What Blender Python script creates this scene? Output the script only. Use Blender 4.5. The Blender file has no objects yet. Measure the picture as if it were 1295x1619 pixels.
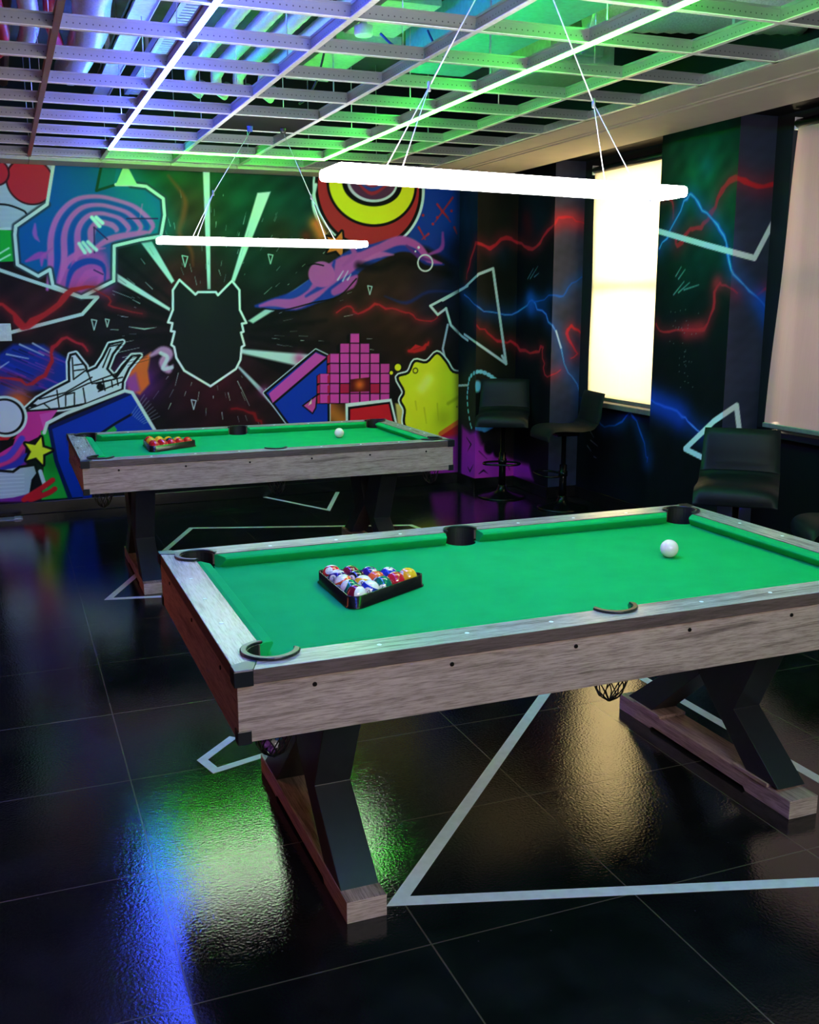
import bpy, bmesh, math, random
import numpy as np
from mathutils import Vector, Matrix
random.seed(7); np.random.seed(7)
SC = bpy.context.scene
COL = SC.collection
PI = math.pi

# ------------------------------------------------------------------ camera
F_PX, PITCH, ROLL, YAW, CAM_H = 1598.93, 0.2075, -0.0024, 0.3778, 1.6367
_fw = np.array([math.sin(YAW)*math.cos(PITCH), math.cos(YAW)*math.cos(PITCH), -math.sin(PITCH)])
_r = np.array([math.cos(YAW), -math.sin(YAW), 0.0]); _u = np.cross(_r, _fw)
_r2 = math.cos(ROLL)*_r + math.sin(ROLL)*_u
_u2 = -math.sin(ROLL)*_r + math.cos(ROLL)*_u
_c = np.array([0, 0, CAM_H])
cd = bpy.data.cameras.new('camera'); cam = bpy.data.objects.new('camera', cd); COL.objects.link(cam)
cd.sensor_fit = 'HORIZONTAL'; cd.sensor_width = 36.0; cd.lens = F_PX/1295*36; cd.clip_start = 0.05
cam.matrix_world = Matrix(((_r2[0], _u2[0], -_fw[0], 0), (_r2[1], _u2[1], -_fw[1], 0), (_r2[2], _u2[2], -_fw[2], CAM_H), (0, 0, 0, 1)))
SC.camera = cam
def ray(q): return _fw*F_PX + _r2*(q[0]-647.5) - _u2*(q[1]-809.5)
def at_z(q, z): d = ray(q); return _c + d*(z-_c[2])/d[2]

SC.view_settings.view_transform = 'Standard'
SC.view_settings.look = 'None'
SC.view_settings.exposure = 0.0
SC.view_settings.gamma = 1.0

# ------------------------------------------------------------------ colours and materials
def lin(c):
    c = np.asarray(c, float)/255.0
    return np.where(c <= .04045, c/12.92, ((c+.055)/1.055)**2.4)
def L4(c): v = lin(c); return (float(v[0]), float(v[1]), float(v[2]), 1.0)

def new_mat(name):
    m = bpy.data.materials.new(name); m.use_nodes = True
    nt = m.node_tree; b = nt.nodes['Principled BSDF']
    return m, nt, b
def N(nt, t, **kw):
    n = nt.nodes.new(t)
    for k, v in kw.items(): setattr(n, k, v)
    return n
def mat(name, col, rough=.5, metal=0, spec=.5, var=.12, vscale=40, bump=0, coat=0, bscale=300):
    m, nt, b = new_mat(name)
    b.inputs['Roughness'].default_value = rough; b.inputs['Metallic'].default_value = metal
    b.inputs['Specular IOR Level'].default_value = spec; b.inputs['Coat Weight'].default_value = coat
    b.inputs['Coat Roughness'].default_value = .05
    tc = N(nt, 'ShaderNodeTexCoord'); nz = N(nt, 'ShaderNodeTexNoise'); nz.inputs['Scale'].default_value = vscale; nz.inputs['Detail'].default_value = 4
    nt.links.new(tc.outputs['Object'], nz.inputs['Vector'])
    rp = N(nt, 'ShaderNodeValToRGB'); c = L4(col)
    rp.color_ramp.elements[0].position = .3; rp.color_ramp.elements[1].position = .7
    rp.color_ramp.elements[0].color = (c[0]*(1-var), c[1]*(1-var), c[2]*(1-var), 1)
    rp.color_ramp.elements[1].color = (min(1, c[0]*(1+var)), min(1, c[1]*(1+var)), min(1, c[2]*(1+var)), 1)
    nt.links.new(nz.outputs['Fac'], rp.inputs['Fac']); nt.links.new(rp.outputs['Color'], b.inputs['Base Color'])
    if bump:
        n2 = N(nt, 'ShaderNodeTexNoise'); n2.inputs['Scale'].default_value = bscale; n2.inputs['Detail'].default_value = 3
        nt.links.new(tc.outputs['Object'], n2.inputs['Vector'])
        bp = N(nt, 'ShaderNodeBump'); bp.inputs['Strength'].default_value = bump; bp.inputs['Distance'].default_value = .002
        nt.links.new(n2.outputs['Fac'], bp.inputs['Height']); nt.links.new(bp.outputs['Normal'], b.inputs['Normal'])
    return m
def emit(name, col, strength):
    m, nt, b = new_mat(name)
    b.inputs['Base Color'].default_value = (.8, .8, .8, 1)
    b.inputs['Emission Color'].default_value = col; b.inputs['Emission Strength'].default_value = strength
    return m
def wood(name, axis, base, dark, rough=.45):
    """grained laminate, grain running along object axis 0/1/2"""
    m, nt, b = new_mat(name)
    b.inputs['Roughness'].default_value = rough; b.inputs['Specular IOR Level'].default_value = .5 if rough < .3 else .35
    tc = N(nt, 'ShaderNodeTexCoord')
    def mapped(s_long, s_cross):
        mp = N(nt, 'ShaderNodeMapping'); s = [s_cross]*3; s[axis] = s_long
        mp.inputs['Scale'].default_value = s; nt.links.new(tc.outputs['Object'], mp.inputs['Vector']); return mp
    n1 = N(nt, 'ShaderNodeTexNoise'); n1.inputs['Scale'].default_value = 1; n1.inputs['Detail'].default_value = 8; n1.inputs['Roughness'].default_value = .65; n1.inputs['Distortion'].default_value = .8
    nt.links.new(mapped(2.2, 38).outputs[0], n1.inputs['Vector'])
    n2 = N(nt, 'ShaderNodeTexNoise'); n2.inputs['Scale'].default_value = 1; n2.inputs['Detail'].default_value = 5; n2.inputs['Roughness'].default_value = .7
    nt.links.new(mapped(14, 260).outputs[0], n2.inputs['Vector'])
    n3 = N(nt, 'ShaderNodeTexNoise'); n3.inputs['Scale'].default_value = 1; n3.inputs['Detail'].default_value = 2
    nt.links.new(mapped(1.2, 5).outputs[0], n3.inputs['Vector'])
    r1 = N(nt, 'ShaderNodeValToRGB'); e = r1.color_ramp.elements
    e[0].position = .33; e[0].color = L4(dark); e[1].position = .47; e[1].color = L4(base)
    x = r1.color_ramp.elements.new(.7); x.color = L4([min(255, v*1.08) for v in base])
    nt.links.new(n1.outputs['Fac'], r1.inputs['Fac'])
    r2 = N(nt, 'ShaderNodeValToRGB'); r2.color_ramp.elements[0].position = .36; r2.color_ramp.elements[0].color = (.34, .30, .28, 1)
    r2.color_ramp.elements[1].position = .55; r2.color_ramp.elements[1].color = (1, 1, 1, 1)
    nt.links.new(n2.outputs['Fac'], r2.inputs['Fac'])
    r3 = N(nt, 'ShaderNodeValToRGB'); r3.color_ramp.elements[0].color = (.75, .75, .75, 1); r3.color_ramp.elements[1].color = (1.1, 1.1, 1.1, 1)
    nt.links.new(n3.outputs['Fac'], r3.inputs['Fac'])
    mx = N(nt, 'ShaderNodeMixRGB', blend_type='MULTIPLY'); mx.inputs[0].default_value = .75
    nt.links.new(r1.outputs[0], mx.inputs[1]); nt.links.new(r2.outputs[0], mx.inputs[2])
    my = N(nt, 'ShaderNodeMixRGB', blend_type='MULTIPLY'); my.inputs[0].default_value = 1
    nt.links.new(mx.outputs[0], my.inputs[1]); nt.links.new(r3.outputs[0], my.inputs[2])
    nt.links.new(my.outputs[0], b.inputs['Base Color'])
    bp = N(nt, 'ShaderNodeBump'); bp.inputs['Strength'].default_value = .25; bp.inputs['Distance'].default_value = .001
    nt.links.new(n2.outputs['Fac'], bp.inputs['Height']); nt.links.new(bp.outputs['Normal'], b.inputs['Normal'])
    return m

M = {}
M['felt'] = mat('green_felt', (18, 166, 88), .95, 0, .08, .06, 9, .25, 0, 900)
M['rail_x'] = wood('rail_oak_along_x', 0, (184, 174, 166), (138, 128, 122), .27)
M['rail_y'] = wood('rail_oak_along_y', 1, (184, 174, 166), (138, 128, 122), .27)
M['rail_edge_x'] = wood('rail_edge_along_x', 0, (104, 86, 81), (84, 70, 66), .5)
M['rail_edge_y'] = wood('rail_edge_along_y', 1, (104, 86, 81), (84, 70, 66), .5)
M['apron_x'] = wood('apron_oak_along_x', 0, (184, 160, 148), (128, 108, 100), .5)
M['apron_y'] = wood('apron_oak_along_y', 1, (180, 154, 142), (128, 106, 96), .5)
M['black_plastic'] = mat('black_plastic', (24, 28, 32), .32, 0, .5, .1)
M['pocket_black'] = mat('pocket_black', (9, 9, 10), .6)
M['leg_black'] = mat('black_laminate', (33, 36, 40), .42, 0, .45, .1, 30, .05)
M['screw'] = mat('screw_head', (26, 22, 20), .4, .6)
M['sight'] = mat('white_sight_inlay', (235, 240, 240), .25)
M['white_ball'] = mat('cue_ball_resin', (240, 222, 216), .06, 0, .5, .02, coat=.6)
M['rack'] = mat('rack_black_plastic', (16, 17, 18), .22)
M['chair'] = mat('black_upholstery', (14, 18, 21), .5, 0, .22, .12, 60, .15, 0, 500)
M['chrome_dark'] = mat('black_steel', (22, 22, 24), .22, .6)
M['galv'] = mat('galvanised_steel', (196, 198, 202), .34, .75, .5, .14, 60)
M['tee_white'] = mat('white_tee_cap', (246, 246, 248), .45, 0)
M['tee_reflect_brown'] = mat('brown_reflection_tee_cap', (156, 112, 96), .35, .3)  # brownish reflection on one runner, put into its cap colour
M['foil'] = mat('crinkled_foil', (215, 215, 220), .38, .55, .5, .15, 120, .45, 0, 160)
M['copper'] = mat('copper_pipe', (176, 104, 72), .3, .8)
M['red_pipe'] = mat('red_pipe_paint', (190, 30, 34), .4)
M['tray'] = mat('white_tray_paint', (205, 208, 214), .4, .2)
M['slab'] = mat('soffit_concrete', (105, 107, 104), .85, 0, .2, .25, 4)
M['black_board'] = mat('black_board', (14, 15, 17), .6)
M['blue_plastic'] = mat('blue_plastic', (30, 60, 170), .4)
M['duct_white'] = mat('duct_paint', (170, 176, 172), .55, .1)
M['duct_blue_lit'] = mat('blue_light_tinted_duct', (90, 170, 190), .5)  # blue LED light on the duct, put into its base colour
M['plaster'] = mat('pale_plaster', (206, 198, 188), .75, 0, .2, .04, 6)
M['black_paint'] = mat('matt_black_paint', (14, 14, 17), .62, 0, .25, .2, 5)
M['tape'] = mat('white_tape', (214, 214, 220), .4, 0, .4, .08, 30)
M['alu'] = mat('brushed_aluminium', (150, 152, 156), .35, .7)
M['steel_wire'] = mat('steel_wire', (235, 235, 240), .3, .3)
M['white_plastic'] = mat('white_plastic', (225, 225, 230), .35)
M['skirting'] = mat('black_gloss_skirting', (10, 10, 13), .25)
M['cable_black'] = mat('black_cable', (10, 10, 10), .4)
M['violet_foil'] = mat('violet_foil', (150, 90, 190), .25, .5, .5, .4, 60)
M['blue_foil'] = mat('blue_foil', (60, 120, 200), .25, .5, .5, .4, 60)
M['lamp'] = emit('lamp_diffuser_white', (1, .95, .88, 1), 29.0)
M['led_green'] = emit('led_green', (.03, 1, .02, 1), 115.0)
M['led_green_up'] = emit('led_green_up', (.02, 1, .05, 1), 210.0)
M['led_violet'] = emit('led_violet', (.04, .08, 1, 1), 230.0)
M['led_blue_up'] = emit('led_blue_up', (.06, .10, 1, 1), 430.0)

# ------------------------------------------------------------------ mesh helpers
def add_box(bm, x0, x1, y0, y1, z0, z1, mi=0):
    v = [bm.verts.new(p) for p in ((x0,y0,z0),(x1,y0,z0),(x1,y1,z0),(x0,y1,z0),(x0,y0,z1),(x1,y0,z1),(x1,y1,z1),(x0,y1,z1))]
    fs = [bm.faces.new([v[i] for i in q]) for q in ((3,2,1,0),(4,5,6,7),(0,1,5,4),(1,2,6,5),(2,3,7,6),(3,0,4,7))]
    for f in fs: f.material_index = mi
    return fs
def add_prism(bm, pts, d, mi=0, mi_cap=None):
    """extrude a closed 3-D outline by vector d"""
    d = Vector(d); a = [bm.verts.new(p) for p in pts]; b = [bm.verts.new(Vector(p)+d) for p in pts]
    n = len(a); out = []
    for i in range(n):
        f = bm.faces.new((a[i], a[(i+1) % n], b[(i+1) % n], b[i])); f.material_index = mi; out.append(f)
    c1 = bm.faces.new(a[::-1]); c2 = bm.faces.new(b)
    for f in (c1, c2): f.material_index = mi if mi_cap is None else mi_cap
    return out, c1, c2
def add_tube(bm, path, r, seg=8, mi=0, closed=False, cap=True):
    path = [Vector(p) for p in path]; n = len(path); rings = []
    prev = None
    for i, p in enumerate(path):
        if closed: t = path[(i+1) % n]-path[i-1]
        else: t = path[min(i+1, n-1)]-path[max(i-1, 0)]
        t.normalize()
        if prev is None:
            a = Vector((0, 0, 1)) if abs(t.z) < .9 else Vector((1, 0, 0))
            s = t.cross(a).normalized()
        else:
            s = (prev - t*prev.dot(t))
            s = s.normalized() if s.length > 1e-6 else t.orthogonal().normalized()
        prev = s; w = t.cross(s); rr = r[i] if isinstance(r, (list, tuple)) else r
        rings.append([bm.verts.new(p + (s*math.cos(2*PI*k/seg) + w*math.sin(2*PI*k/seg))*rr) for k in range(seg)])
    m = n if closed else n-1
    for i in range(m):
        A, B = rings[i], rings[(i+1) % n]
        for k in range(seg):
            f = bm.faces.new((A[k], A[(k+1) % seg], B[(k+1) % seg], B[k])); f.material_index = mi; f.smooth = True
    if cap and not closed:
        for R in (rings[0][::-1], rings[-1]):
            f = bm.faces.new(R); f.material_index = mi
def add_lathe(bm, prof, cx=0, cy=0, seg=24, mi=0, cap=True):
    rings = [[bm.verts.new((cx+r*math.cos(2*PI*k/seg), cy+r*math.sin(2*PI*k/seg), z)) for k in range(seg)] for r, z in prof]
    for A, B in zip(rings, rings[1:]):
        for k in range(seg):
            f = bm.faces.new((A[k], A[(k+1) % seg], B[(k+1) % seg], B[k])); f.smooth = True; f.material_index = mi
    if cap:
        for R in (rings[0][::-1], rings[-1]):
            f = bm.faces.new(R); f.material_index = mi
def link_mesh(name, bm, mats, parent=None, bevel=0, bseg=2, fix=True):
    if fix: bmesh.ops.recalc_face_normals(bm, faces=bm.faces[:])
    me = bpy.data.meshes.new(name); bm.to_mesh(me); bm.free()
    for m in (mats if isinstance(mats, (list, tuple)) else [mats]): me.materials.append(m)
    o = bpy.data.objects.new(name, me); COL.objects.link(o)
    if parent is not None: o.parent = parent
    if bevel:
        md = o.modifiers.new('bevel', 'BEVEL'); md.width = bevel; md.segments = bseg; md.limit_method = 'ANGLE'; md.angle_limit = math.radians(40)
    return o
def tag(o, label=None, cat=None, group=None, kind=None):
    if label: o['label'] = label
    if cat: o['category'] = cat
    if group: o['group'] = group
    if kind: o['kind'] = kind
    return o
def thing(name, label, cat, loc=(0, 0, 0), rz=0, group=None):
    o = bpy.data.objects.new(name, None); COL.objects.link(o); o.location = loc; o.rotation_euler = (0, 0, rz)
    o.empty_display_size = .1
    return tag(o, label, cat, group)
def copy_tree(o, parent=None):
    c = o.copy(); COL.objects.link(c); c.parent = parent
    for ch in list(o.children): copy_tree(ch, c)
    return c
def structure(name, bm, mats, bevel=0, parent=None):
    o = link_mesh(name, bm, mats, parent, bevel)
    if parent is None: o['kind'] = 'structure'
    return o

# ------------------------------------------------------------------ spray-paint engine (numpy -> colour attribute)
def smooth_path(pts, n=6):
    pts = [np.array(p, float) for p in pts]
    if len(pts) < 3: return pts
    P = [2*pts[0]-pts[1]] + pts + [2*pts[-1]-pts[-2]]; out = []
    for i in range(1, len(P)-2):
        p0, p1, p2, p3 = P[i-1:i+3]
        for k in range(n):
            t = k/n
            out.append(.5*((2*p1)+(-p0+p2)*t+(2*p0-5*p1+4*p2-p3)*t*t+(-p0+3*p1-3*p2+p3)*t**3))
    out.append(pts[-1]); return out
class Canvas:
    def __init__(s, P0, U, V, lu, lv, res, base):
        s.P0 = np.array(P0, float); s.U = np.array(U, float); s.V = np.array(V, float)
        s.n = np.cross(s.U, s.V); s.nu = max(2, int(lu/res)+1); s.nv = max(2, int(lv/res)+1)
        s.u = np.linspace(0, lu, s.nu); s.v = np.linspace(0, lv, s.nv)
        s.c = np.empty((s.nv, s.nu, 3)); s.c[:] = base; s.res = res
    def uv(s, q):
        d = ray(q); t = ((s.P0-_c)@s.n)/(d@s.n); P = _c+d*t-s.P0
        return np.array([P@s.U, P@s.V])
    def _reg(s, pts, mg):
        lo = pts.min(0)-mg; hi = pts.max(0)+mg
        i0, i1 = np.searchsorted(s.u, [lo[0], hi[0]]); j0, j1 = np.searchsorted(s.v, [lo[1], hi[1]])
        if i0 >= i1 or j0 >= j1: return None
        return slice(j0, j1), slice(i0, i1), *np.meshgrid(s.u[i0:i1], s.v[j0:j1])
    def _mix(s, J, I, a, col):
        a = np.clip(a, 0, 1)[..., None]; s.c[J, I] = s.c[J, I]*(1-a)+np.array(col, float)*a
    @staticmethod
    def _dist(X, Y, pts, w=None, closed=False):
        best = np.full(X.shape, 1e9); bw = np.zeros(X.shape); n = len(pts)
        for i in range(n if closed else n-1):
            a, b = pts[i], pts[(i+1) % n]; ab = b-a; l2 = ab@ab+1e-12
            t = np.clip(((X-a[0])*ab[0]+(Y-a[1])*ab[1])/l2, 0, 1)
            d = np.hypot(X-a[0]-t*ab[0], Y-a[1]-t*ab[1])
            if w is not None:
                ww = w[i]+(w[(i+1) % n]-w[i])*t; dd = d-ww/2; m = dd < best-bw
                best = np.where(m, d, best); bw = np.where(m, ww/2, bw)
            else: best = np.minimum(best, d)
        return best, bw
    def fill(s, q, col, soft=.006, a=1, sm=0):
        p = [s.uv(x) for x in q]
        if sm: p = smooth_path(p+[p[0]], sm)[:-1]
        p = np.array(p); R = s._reg(p, soft*2+.01)
        if R is None: return
        J, I, X, Y = R; ins = np.zeros(X.shape, bool); n = len(p)
        for i in range(n):
            (x0, y0), (x1, y1) = p[i], p[(i+1) % n]
            if y0 == y1: continue
            ins ^= ((Y < y0) != (Y < y1)) & (X < (x1-x0)*(Y-y0)/(y1-y0)+x0)
        d, _ = s._dist(X, Y, p, None, True); sd = np.where(ins, d, -d)
        s._mix(J, I, a*np.clip(sd/soft+.5, 0, 1), col)
    def stroke(s, q, col, w=.02, soft=.006, a=1, sm=0, closed=False, taper=False):
        p = [s.uv(x) for x in q]
        if sm: p = smooth_path(p, sm)
        p = np.array(p); n = len(p)
        if isinstance(w, (list, tuple)): ws = np.interp(np.linspace(0, 1, n), np.linspace(0, 1, len(w)), w)
        elif taper: ws = w*np.interp(np.linspace(0, 1, n), [0, .35, .7, 1], [.35, 1, .8, .15])
        else: ws = np.full(n, w)
        R = s._reg(p, max(ws)+soft)
        if R is None: return
        J, I, X, Y = R; d, bw = s._dist(X, Y, p, ws, closed)
        s._mix(J, I, a*np.clip((bw-d)/soft+.5, 0, 1), col)
    def glow(s, q, col, r=.05, a=.6, sm=0):
        p = [s.uv(x) for x in q]
        if sm: p = smooth_path(p, sm)
        p = np.array(p) if len(p) > 1 else np.array([p[0], p[0]+1e-4]); R = s._reg(p, r*2.6)
        if R is None: return
        J, I, X, Y = R; d, _ = s._dist(X, Y, p)
        s._mix(J, I, a*np.exp(-(d/r)**2), col)
    def ell(s, q, rx, ry, col, soft=.006, a=1):
        c = s.uv(q); R = s._reg(np.array([c]), max(rx, ry)+soft*2)
        if R is None: return
        J, I, X, Y = R; d = np.hypot((X-c[0])/rx, (Y-c[1])/ry)
        s._mix(J, I, a*np.clip((1-d)*min(rx, ry)/soft+.5, 0, 1), col)
    def ring(s, q, r, w, col, soft=.005, a=1):
        c = s.uv(q); R = s._reg(np.array([c]), r+w)
        if R is None: return
        J, I, X, Y = R; d = np.abs(np.hypot(X-c[0], Y-c[1])-r)
        s._mix(J, I, a*np.clip((w/2-d)/soft+.5, 0, 1), col)
    def mottle(s, amt=.12, scale=.18):
        X, Y = np.meshgrid(s.u, s.v); f = np.zeros(X.shape)
        for k in range(14):
            th = random.random()*6.28; fr = (2**(random.random()*3.2))/scale/3
            f += np.sin((X*math.cos(th)+Y*math.sin(th))*fr*6.28+random.random()*6.28)/14**.5
        s.c *= (1+amt*f)[..., None]
def lightning(c, q, col, w=.022, g=.05, core=None):
    rg = random.Random(int(q[0][0]*7+q[-1][1]*13)); p = smooth_path([np.array(v, float) for v in q], 3)
    p = [v+np.array([rg.uniform(-1.6, 1.6), rg.uniform(-2.6, 2.6)])*(0 < i < len(p)-1) for i, v in enumerate(p)]
    c.glow(p, col, g, .35); n = len(p); ws = [w*.8*(.35+.65*math.sin(PI*min(1, .08+i/n)))*rg.uniform(.55, 1.25) for i in range(n)]
    c.stroke(p, col, ws, .009, .95)
    if core: c.stroke(p, core, [v*.32 for v in ws], .005, .75)
def canvases_mesh(name, cs, m, parent=None, gain=1.0):
    vs, fs, cols, off = [], [], [], 0
    for c in cs:
        U, V = np.meshgrid(c.u, c.v)
        vs.append((c.P0+U[..., None]*c.U+V[..., None]*c.V).reshape(-1, 3))
        i = np.arange(c.nv*c.nu).reshape(c.nv, c.nu)+off
        fs.append(np.stack([i[:-1, :-1], i[:-1, 1:], i[1:, 1:], i[1:, :-1]], -1).reshape(-1, 4))
        cols.append(lin(np.clip(c.c, 0, 255)).reshape(-1, 3)*gain); off += c.nv*c.nu
    vs = np.concatenate(vs); fs = np.concatenate(fs); cols = np.concatenate(cols)
    me = bpy.data.meshes.new(name)
    me.vertices.add(len(vs)); me.vertices.foreach_set('co', vs.astype(np.float32).ravel())
    me.loops.add(fs.size); me.loops.foreach_set('vertex_index', fs.astype(np.int32).ravel())
    me.polygons.add(len(fs)); me.polygons.foreach_set('loop_start', np.arange(0, fs.size, 4, dtype=np.int32))
    me.update(calc_edges=True)
    at = me.color_attributes.new('paint', 'FLOAT_COLOR', 'POINT')
    at.data.foreach_set('color', np.concatenate([np.clip(cols, 0, 1), np.ones((len(cols), 1))], 1).astype(np.float32).ravel())
    me.materials.append(m)
    o = bpy.data.objects.new(name, me); COL.objects.link(o); o.parent = parent
    return o
def paint_mat(name, rough=.55):
    m, nt, b = new_mat(name); b.inputs['Roughness'].default_value = rough; b.inputs['Specular IOR Level'].default_value = .1
    a = N(nt, 'ShaderNodeAttribute', attribute_name='paint'); nt.links.new(a.outputs['Color'], b.inputs['Base Color'])
    tc = N(nt, 'ShaderNodeTexCoord'); nz = N(nt, 'ShaderNodeTexNoise'); nz.inputs['Scale'].default_value = 60; nz.inputs['Detail'].default_value = 4
    nt.links.new(tc.outputs['Object'], nz.inputs['Vector'])
    bp = N(nt, 'ShaderNodeBump'); bp.inputs['Strength'].default_value = .12; bp.inputs['Distance'].default_value = .004
    nt.links.new(nz.outputs['Fac'], bp.inputs['Height']); nt.links.new(bp.outputs['Normal'], b.inputs['Normal'])
    return m
M['mural'] = paint_mat('spray_paint_mural')

# ------------------------------------------------------------------ back wall mural
YB, XR1 = 8.28, 3.76
H_WALL = 2.63
def m1(L): return [(x/2.89, 240+y/2.89) for x, y in L]
def m2(L): return [(380+x/2.89, 240+y/2.89) for x, y in L]
def m3(L): return [(700+x/2.79, 240+y/2.79) for x, y in L]
def m4(L): return [(900+x/2.314, 160+y/2.314) for x, y in L]
WHT = (215, 218, 216); BLK = (10, 10, 13)
def star(c, cx, cy, R, col, rot=0, f=m1, line=10):
    p = [(cx+(R if k % 2 == 0 else R*.45)*math.sin(rot+k*PI/5), cy-(R if k % 2 == 0 else R*.45)*math.cos(rot+k*PI/5)) for k in range(10)]
    c.stroke(f(p), BLK, line*.0037, closed=True); c.fill(f(p), col)

def paint_back():
    c = Canvas((-.16, YB, 0), (1, 0, 0), (0, 0, 1), XR1+.16, H_WALL, .005, (16, 13, 17))
    # sprayed mists; the greens at the top also have LED light painted in
    for q, col, r, a in [((330, 290), (18, 72, 38), .55, .85), ((420, 320), (14, 62, 46), .5, .8), ((250, 300), (10, 70, 34), .35, .8), ((480, 320), (8, 50, 44), .35, .6),
                         ((300, 330), (92, 40, 20), .22, .6), ((300, 440), (88, 20, 20), .3, .75), ((260, 560), (36, 12, 26), .4, .6), ((350, 620), (70, 14, 26), .35, .75),
                         ((560, 430), (58, 34, 26), .4, .6), ((640, 500), (60, 30, 24), .4, .8), ((520, 500), (44, 24, 20), .3, .6), ((440, 370), (90, 44, 24), .14, .5),
                         ((60, 480), (60, 22, 28), .3, .7), ((700, 470), (12, 26, 62), .25, .6), ((440, 620), (34, 14, 18), .4, .6), ((420, 420), (26, 40, 34), .3, .5)]:
        c.glow([q], col, r, a)
    c.mottle(.16, .3)
    # dark streaks in the centre field
    for k in range(46):
        th = random.uniform(-.5, .5) if k % 2 else random.uniform(2.2, 4.0)
        r0, r1 = random.uniform(150, 240), random.uniform(250, 420)
        c.stroke(m1([(960+r0*math.cos(th), 830+r0*math.sin(th)), (960+r1*1.5*math.cos(th), 830+r1*1.5*math.sin(th))]), (9, 8, 11), .03, .03, .5)
    # rays from the head
    c.fill(m1([(926, 60), (958, 60), (962, 628), (948, 628)]), (206, 216, 210), .008)
    c.fill(m1([(640, 410), (690, 403), (797, 590), (784, 602)]), (208, 218, 214), .01)
    c.fill(m1([(522, 548), (535, 592), (775, 728), (778, 714)]), (206, 216, 212), .01)
    c.fill([(407, 305), (428, 303), (371, 446), (366, 442)], (204, 214, 208), .01)
    c.fill(m2([(36, 772), (58, 784), (345, 606), (310, 588)]), (176, 198, 190), .014)
    c.fill(m2([(0, 898), (20, 902), (310, 926), (270, 980), (0, 920)]), (190, 206, 204), .02)
    c.glow(m2([(270, 945)]), (190, 60, 130), .05, .8)
    c.fill(m1([(1085, 985), (1092, 978), (1300, 1180), (1270, 1190)]), (172, 186, 190), .014)
    c.glow(m2([(110, 1095)]), (150, 50, 110), .05, .7)
    # small flying dashes and shards
    for k in range(190):
        th = random.uniform(0, 6.283); r = random.uniform(225, 640); x, y = 960+r*math.cos(th)*1.25, 830+r*math.sin(th)
        if not (520 < x < 1800 and 120 < y < 1240): continue
        if x < 720 and y > 860: continue
        ln = random.uniform(6, 46); w = random.choice([.007, .010, .015])
        c.stroke(m1([(x, y), (x+ln*math.cos(th), y+ln*math.sin(th))]), random.choice([(200, 215, 210), (150, 165, 165), (110, 120, 125)]), w, .006, .9, taper=True)
    for x, y, s in [(845, 500, 26), (430, 790, 24), (490, 782, 18), (885, 1155, 22), (1236, 490, 22), (1690, 632, 20)]:
        c.stroke(m1([(x-s*.5, y-s), (x+s*.5, y-s*.8), (x, y+s)]), (190, 205, 200), .008, .005, .95, closed=True)
    for L in [[(515, 635), (600, 668)], [(590, 800), (660, 810), (715, 802)], [(555, 752), (585, 755)], [(795, 325), (800, 355)], [(988, 320), (986, 345)], [(815, 1010), (800, 1070)], [(1000, 540), (1008, 565)], [(1100, 1075), (1140, 1160)]]:
        c.stroke(m1(L), (190, 205, 200), .012, .006, .9, taper=True)
    # brown and red lightning
    c.stroke(m1([(770, 110), (842, 210), (838, 290), (818, 372), (872, 445), (882, 520)]), (150, 62, 30), .045, .03, .7, 4, taper=True)
    # wolf head outline
    head = m1([(820, 585), (893, 652), (905, 641), (986, 641), (996, 655), (1060, 590), (1094, 632), (1096, 722), (1126, 782), (1105, 785), (1113, 822), (1101, 826), (1117, 884), (1104, 892), (1099, 950), (1078, 992), (962, 1071), (842, 1000), (806, 942), (796, 892), (783, 882), (798, 822), (781, 819), (788, 783), (768, 779), (790, 722), (790, 632)])
    c.fill(head, (24, 24, 26), .005); c.glow(m1([(930, 690)]), (38, 35, 33), .12, .6)
    c.stroke(head, (226, 226, 222), .018, .005, closed=True)
    # -------- upper left: white panel, red discs, green patch
    c.fill(m1([(-40, 20), (250, 20), (215, 238), (100, 300), (62, 352), (-40, 340)]), (178, 184, 200), .006)
    for k in range(12): c.stroke(m1([(-40, 60+k*24), (210, 62+k*24)]), (196, 202, 214), .01, .02, .35)
    for q, r in (((138, 135), 84), ((-22, 92), 46)):
        c.ell(m1([q])[0], (r+7)/2.89*.0054, (r+7)/2.89*.0054, (60, 16, 26)); c.ell(m1([q])[0], r/2.89*.0054, r/2.89*.0054, (196, 40, 54))
    c.stroke(m1([(-30, 238), (40, 244), (105, 268), (120, 282)]), BLK, .014, sm=4)
    c.fill(m1([(-40, 345), (60, 362), (72, 500), (-40, 505)]), (26, 170, 56)); c.stroke(m1([(-40, 350), (60, 352)]), (205, 214, 214), .02)
    for L in ([(-10, 500), (46, 470)], [(-10, 470), (40, 440)]): c.stroke(m1(L), (190, 226, 200), .012, .008)
    # blue shape with pink contour swirls
    shp = m1([(245, 55), (215, 240), (72, 340), (68, 380), (80, 516), (175, 568), (228, 538), (242, 612), (372, 664), (520, 590), (522, 430), (640, 402), (735, 386), (752, 290), (746, 214), (668, 158), (600, 150), (530, 150), (560, 60)])
    c.fill(shp, (12, 84, 158), .006)
    c.glow(m1([(560, 120), (640, 220), (700, 330)]), (10, 112, 126), .16, .8)
    c.glow(m1([(330, 560), (430, 470), (470, 600)]), (150, 62, 140), .1, .9)
    base = [(205, 640), (222, 520), (226, 400), (262, 292), (340, 218), (450, 202), (560, 226), (640, 262), (706, 330), (690, 372)]
    c.fill(m1([(250, 620), (240, 480), (330, 420), (480, 470), (505, 580), (372, 650)]), (196, 74, 164), .05, .9)
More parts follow.
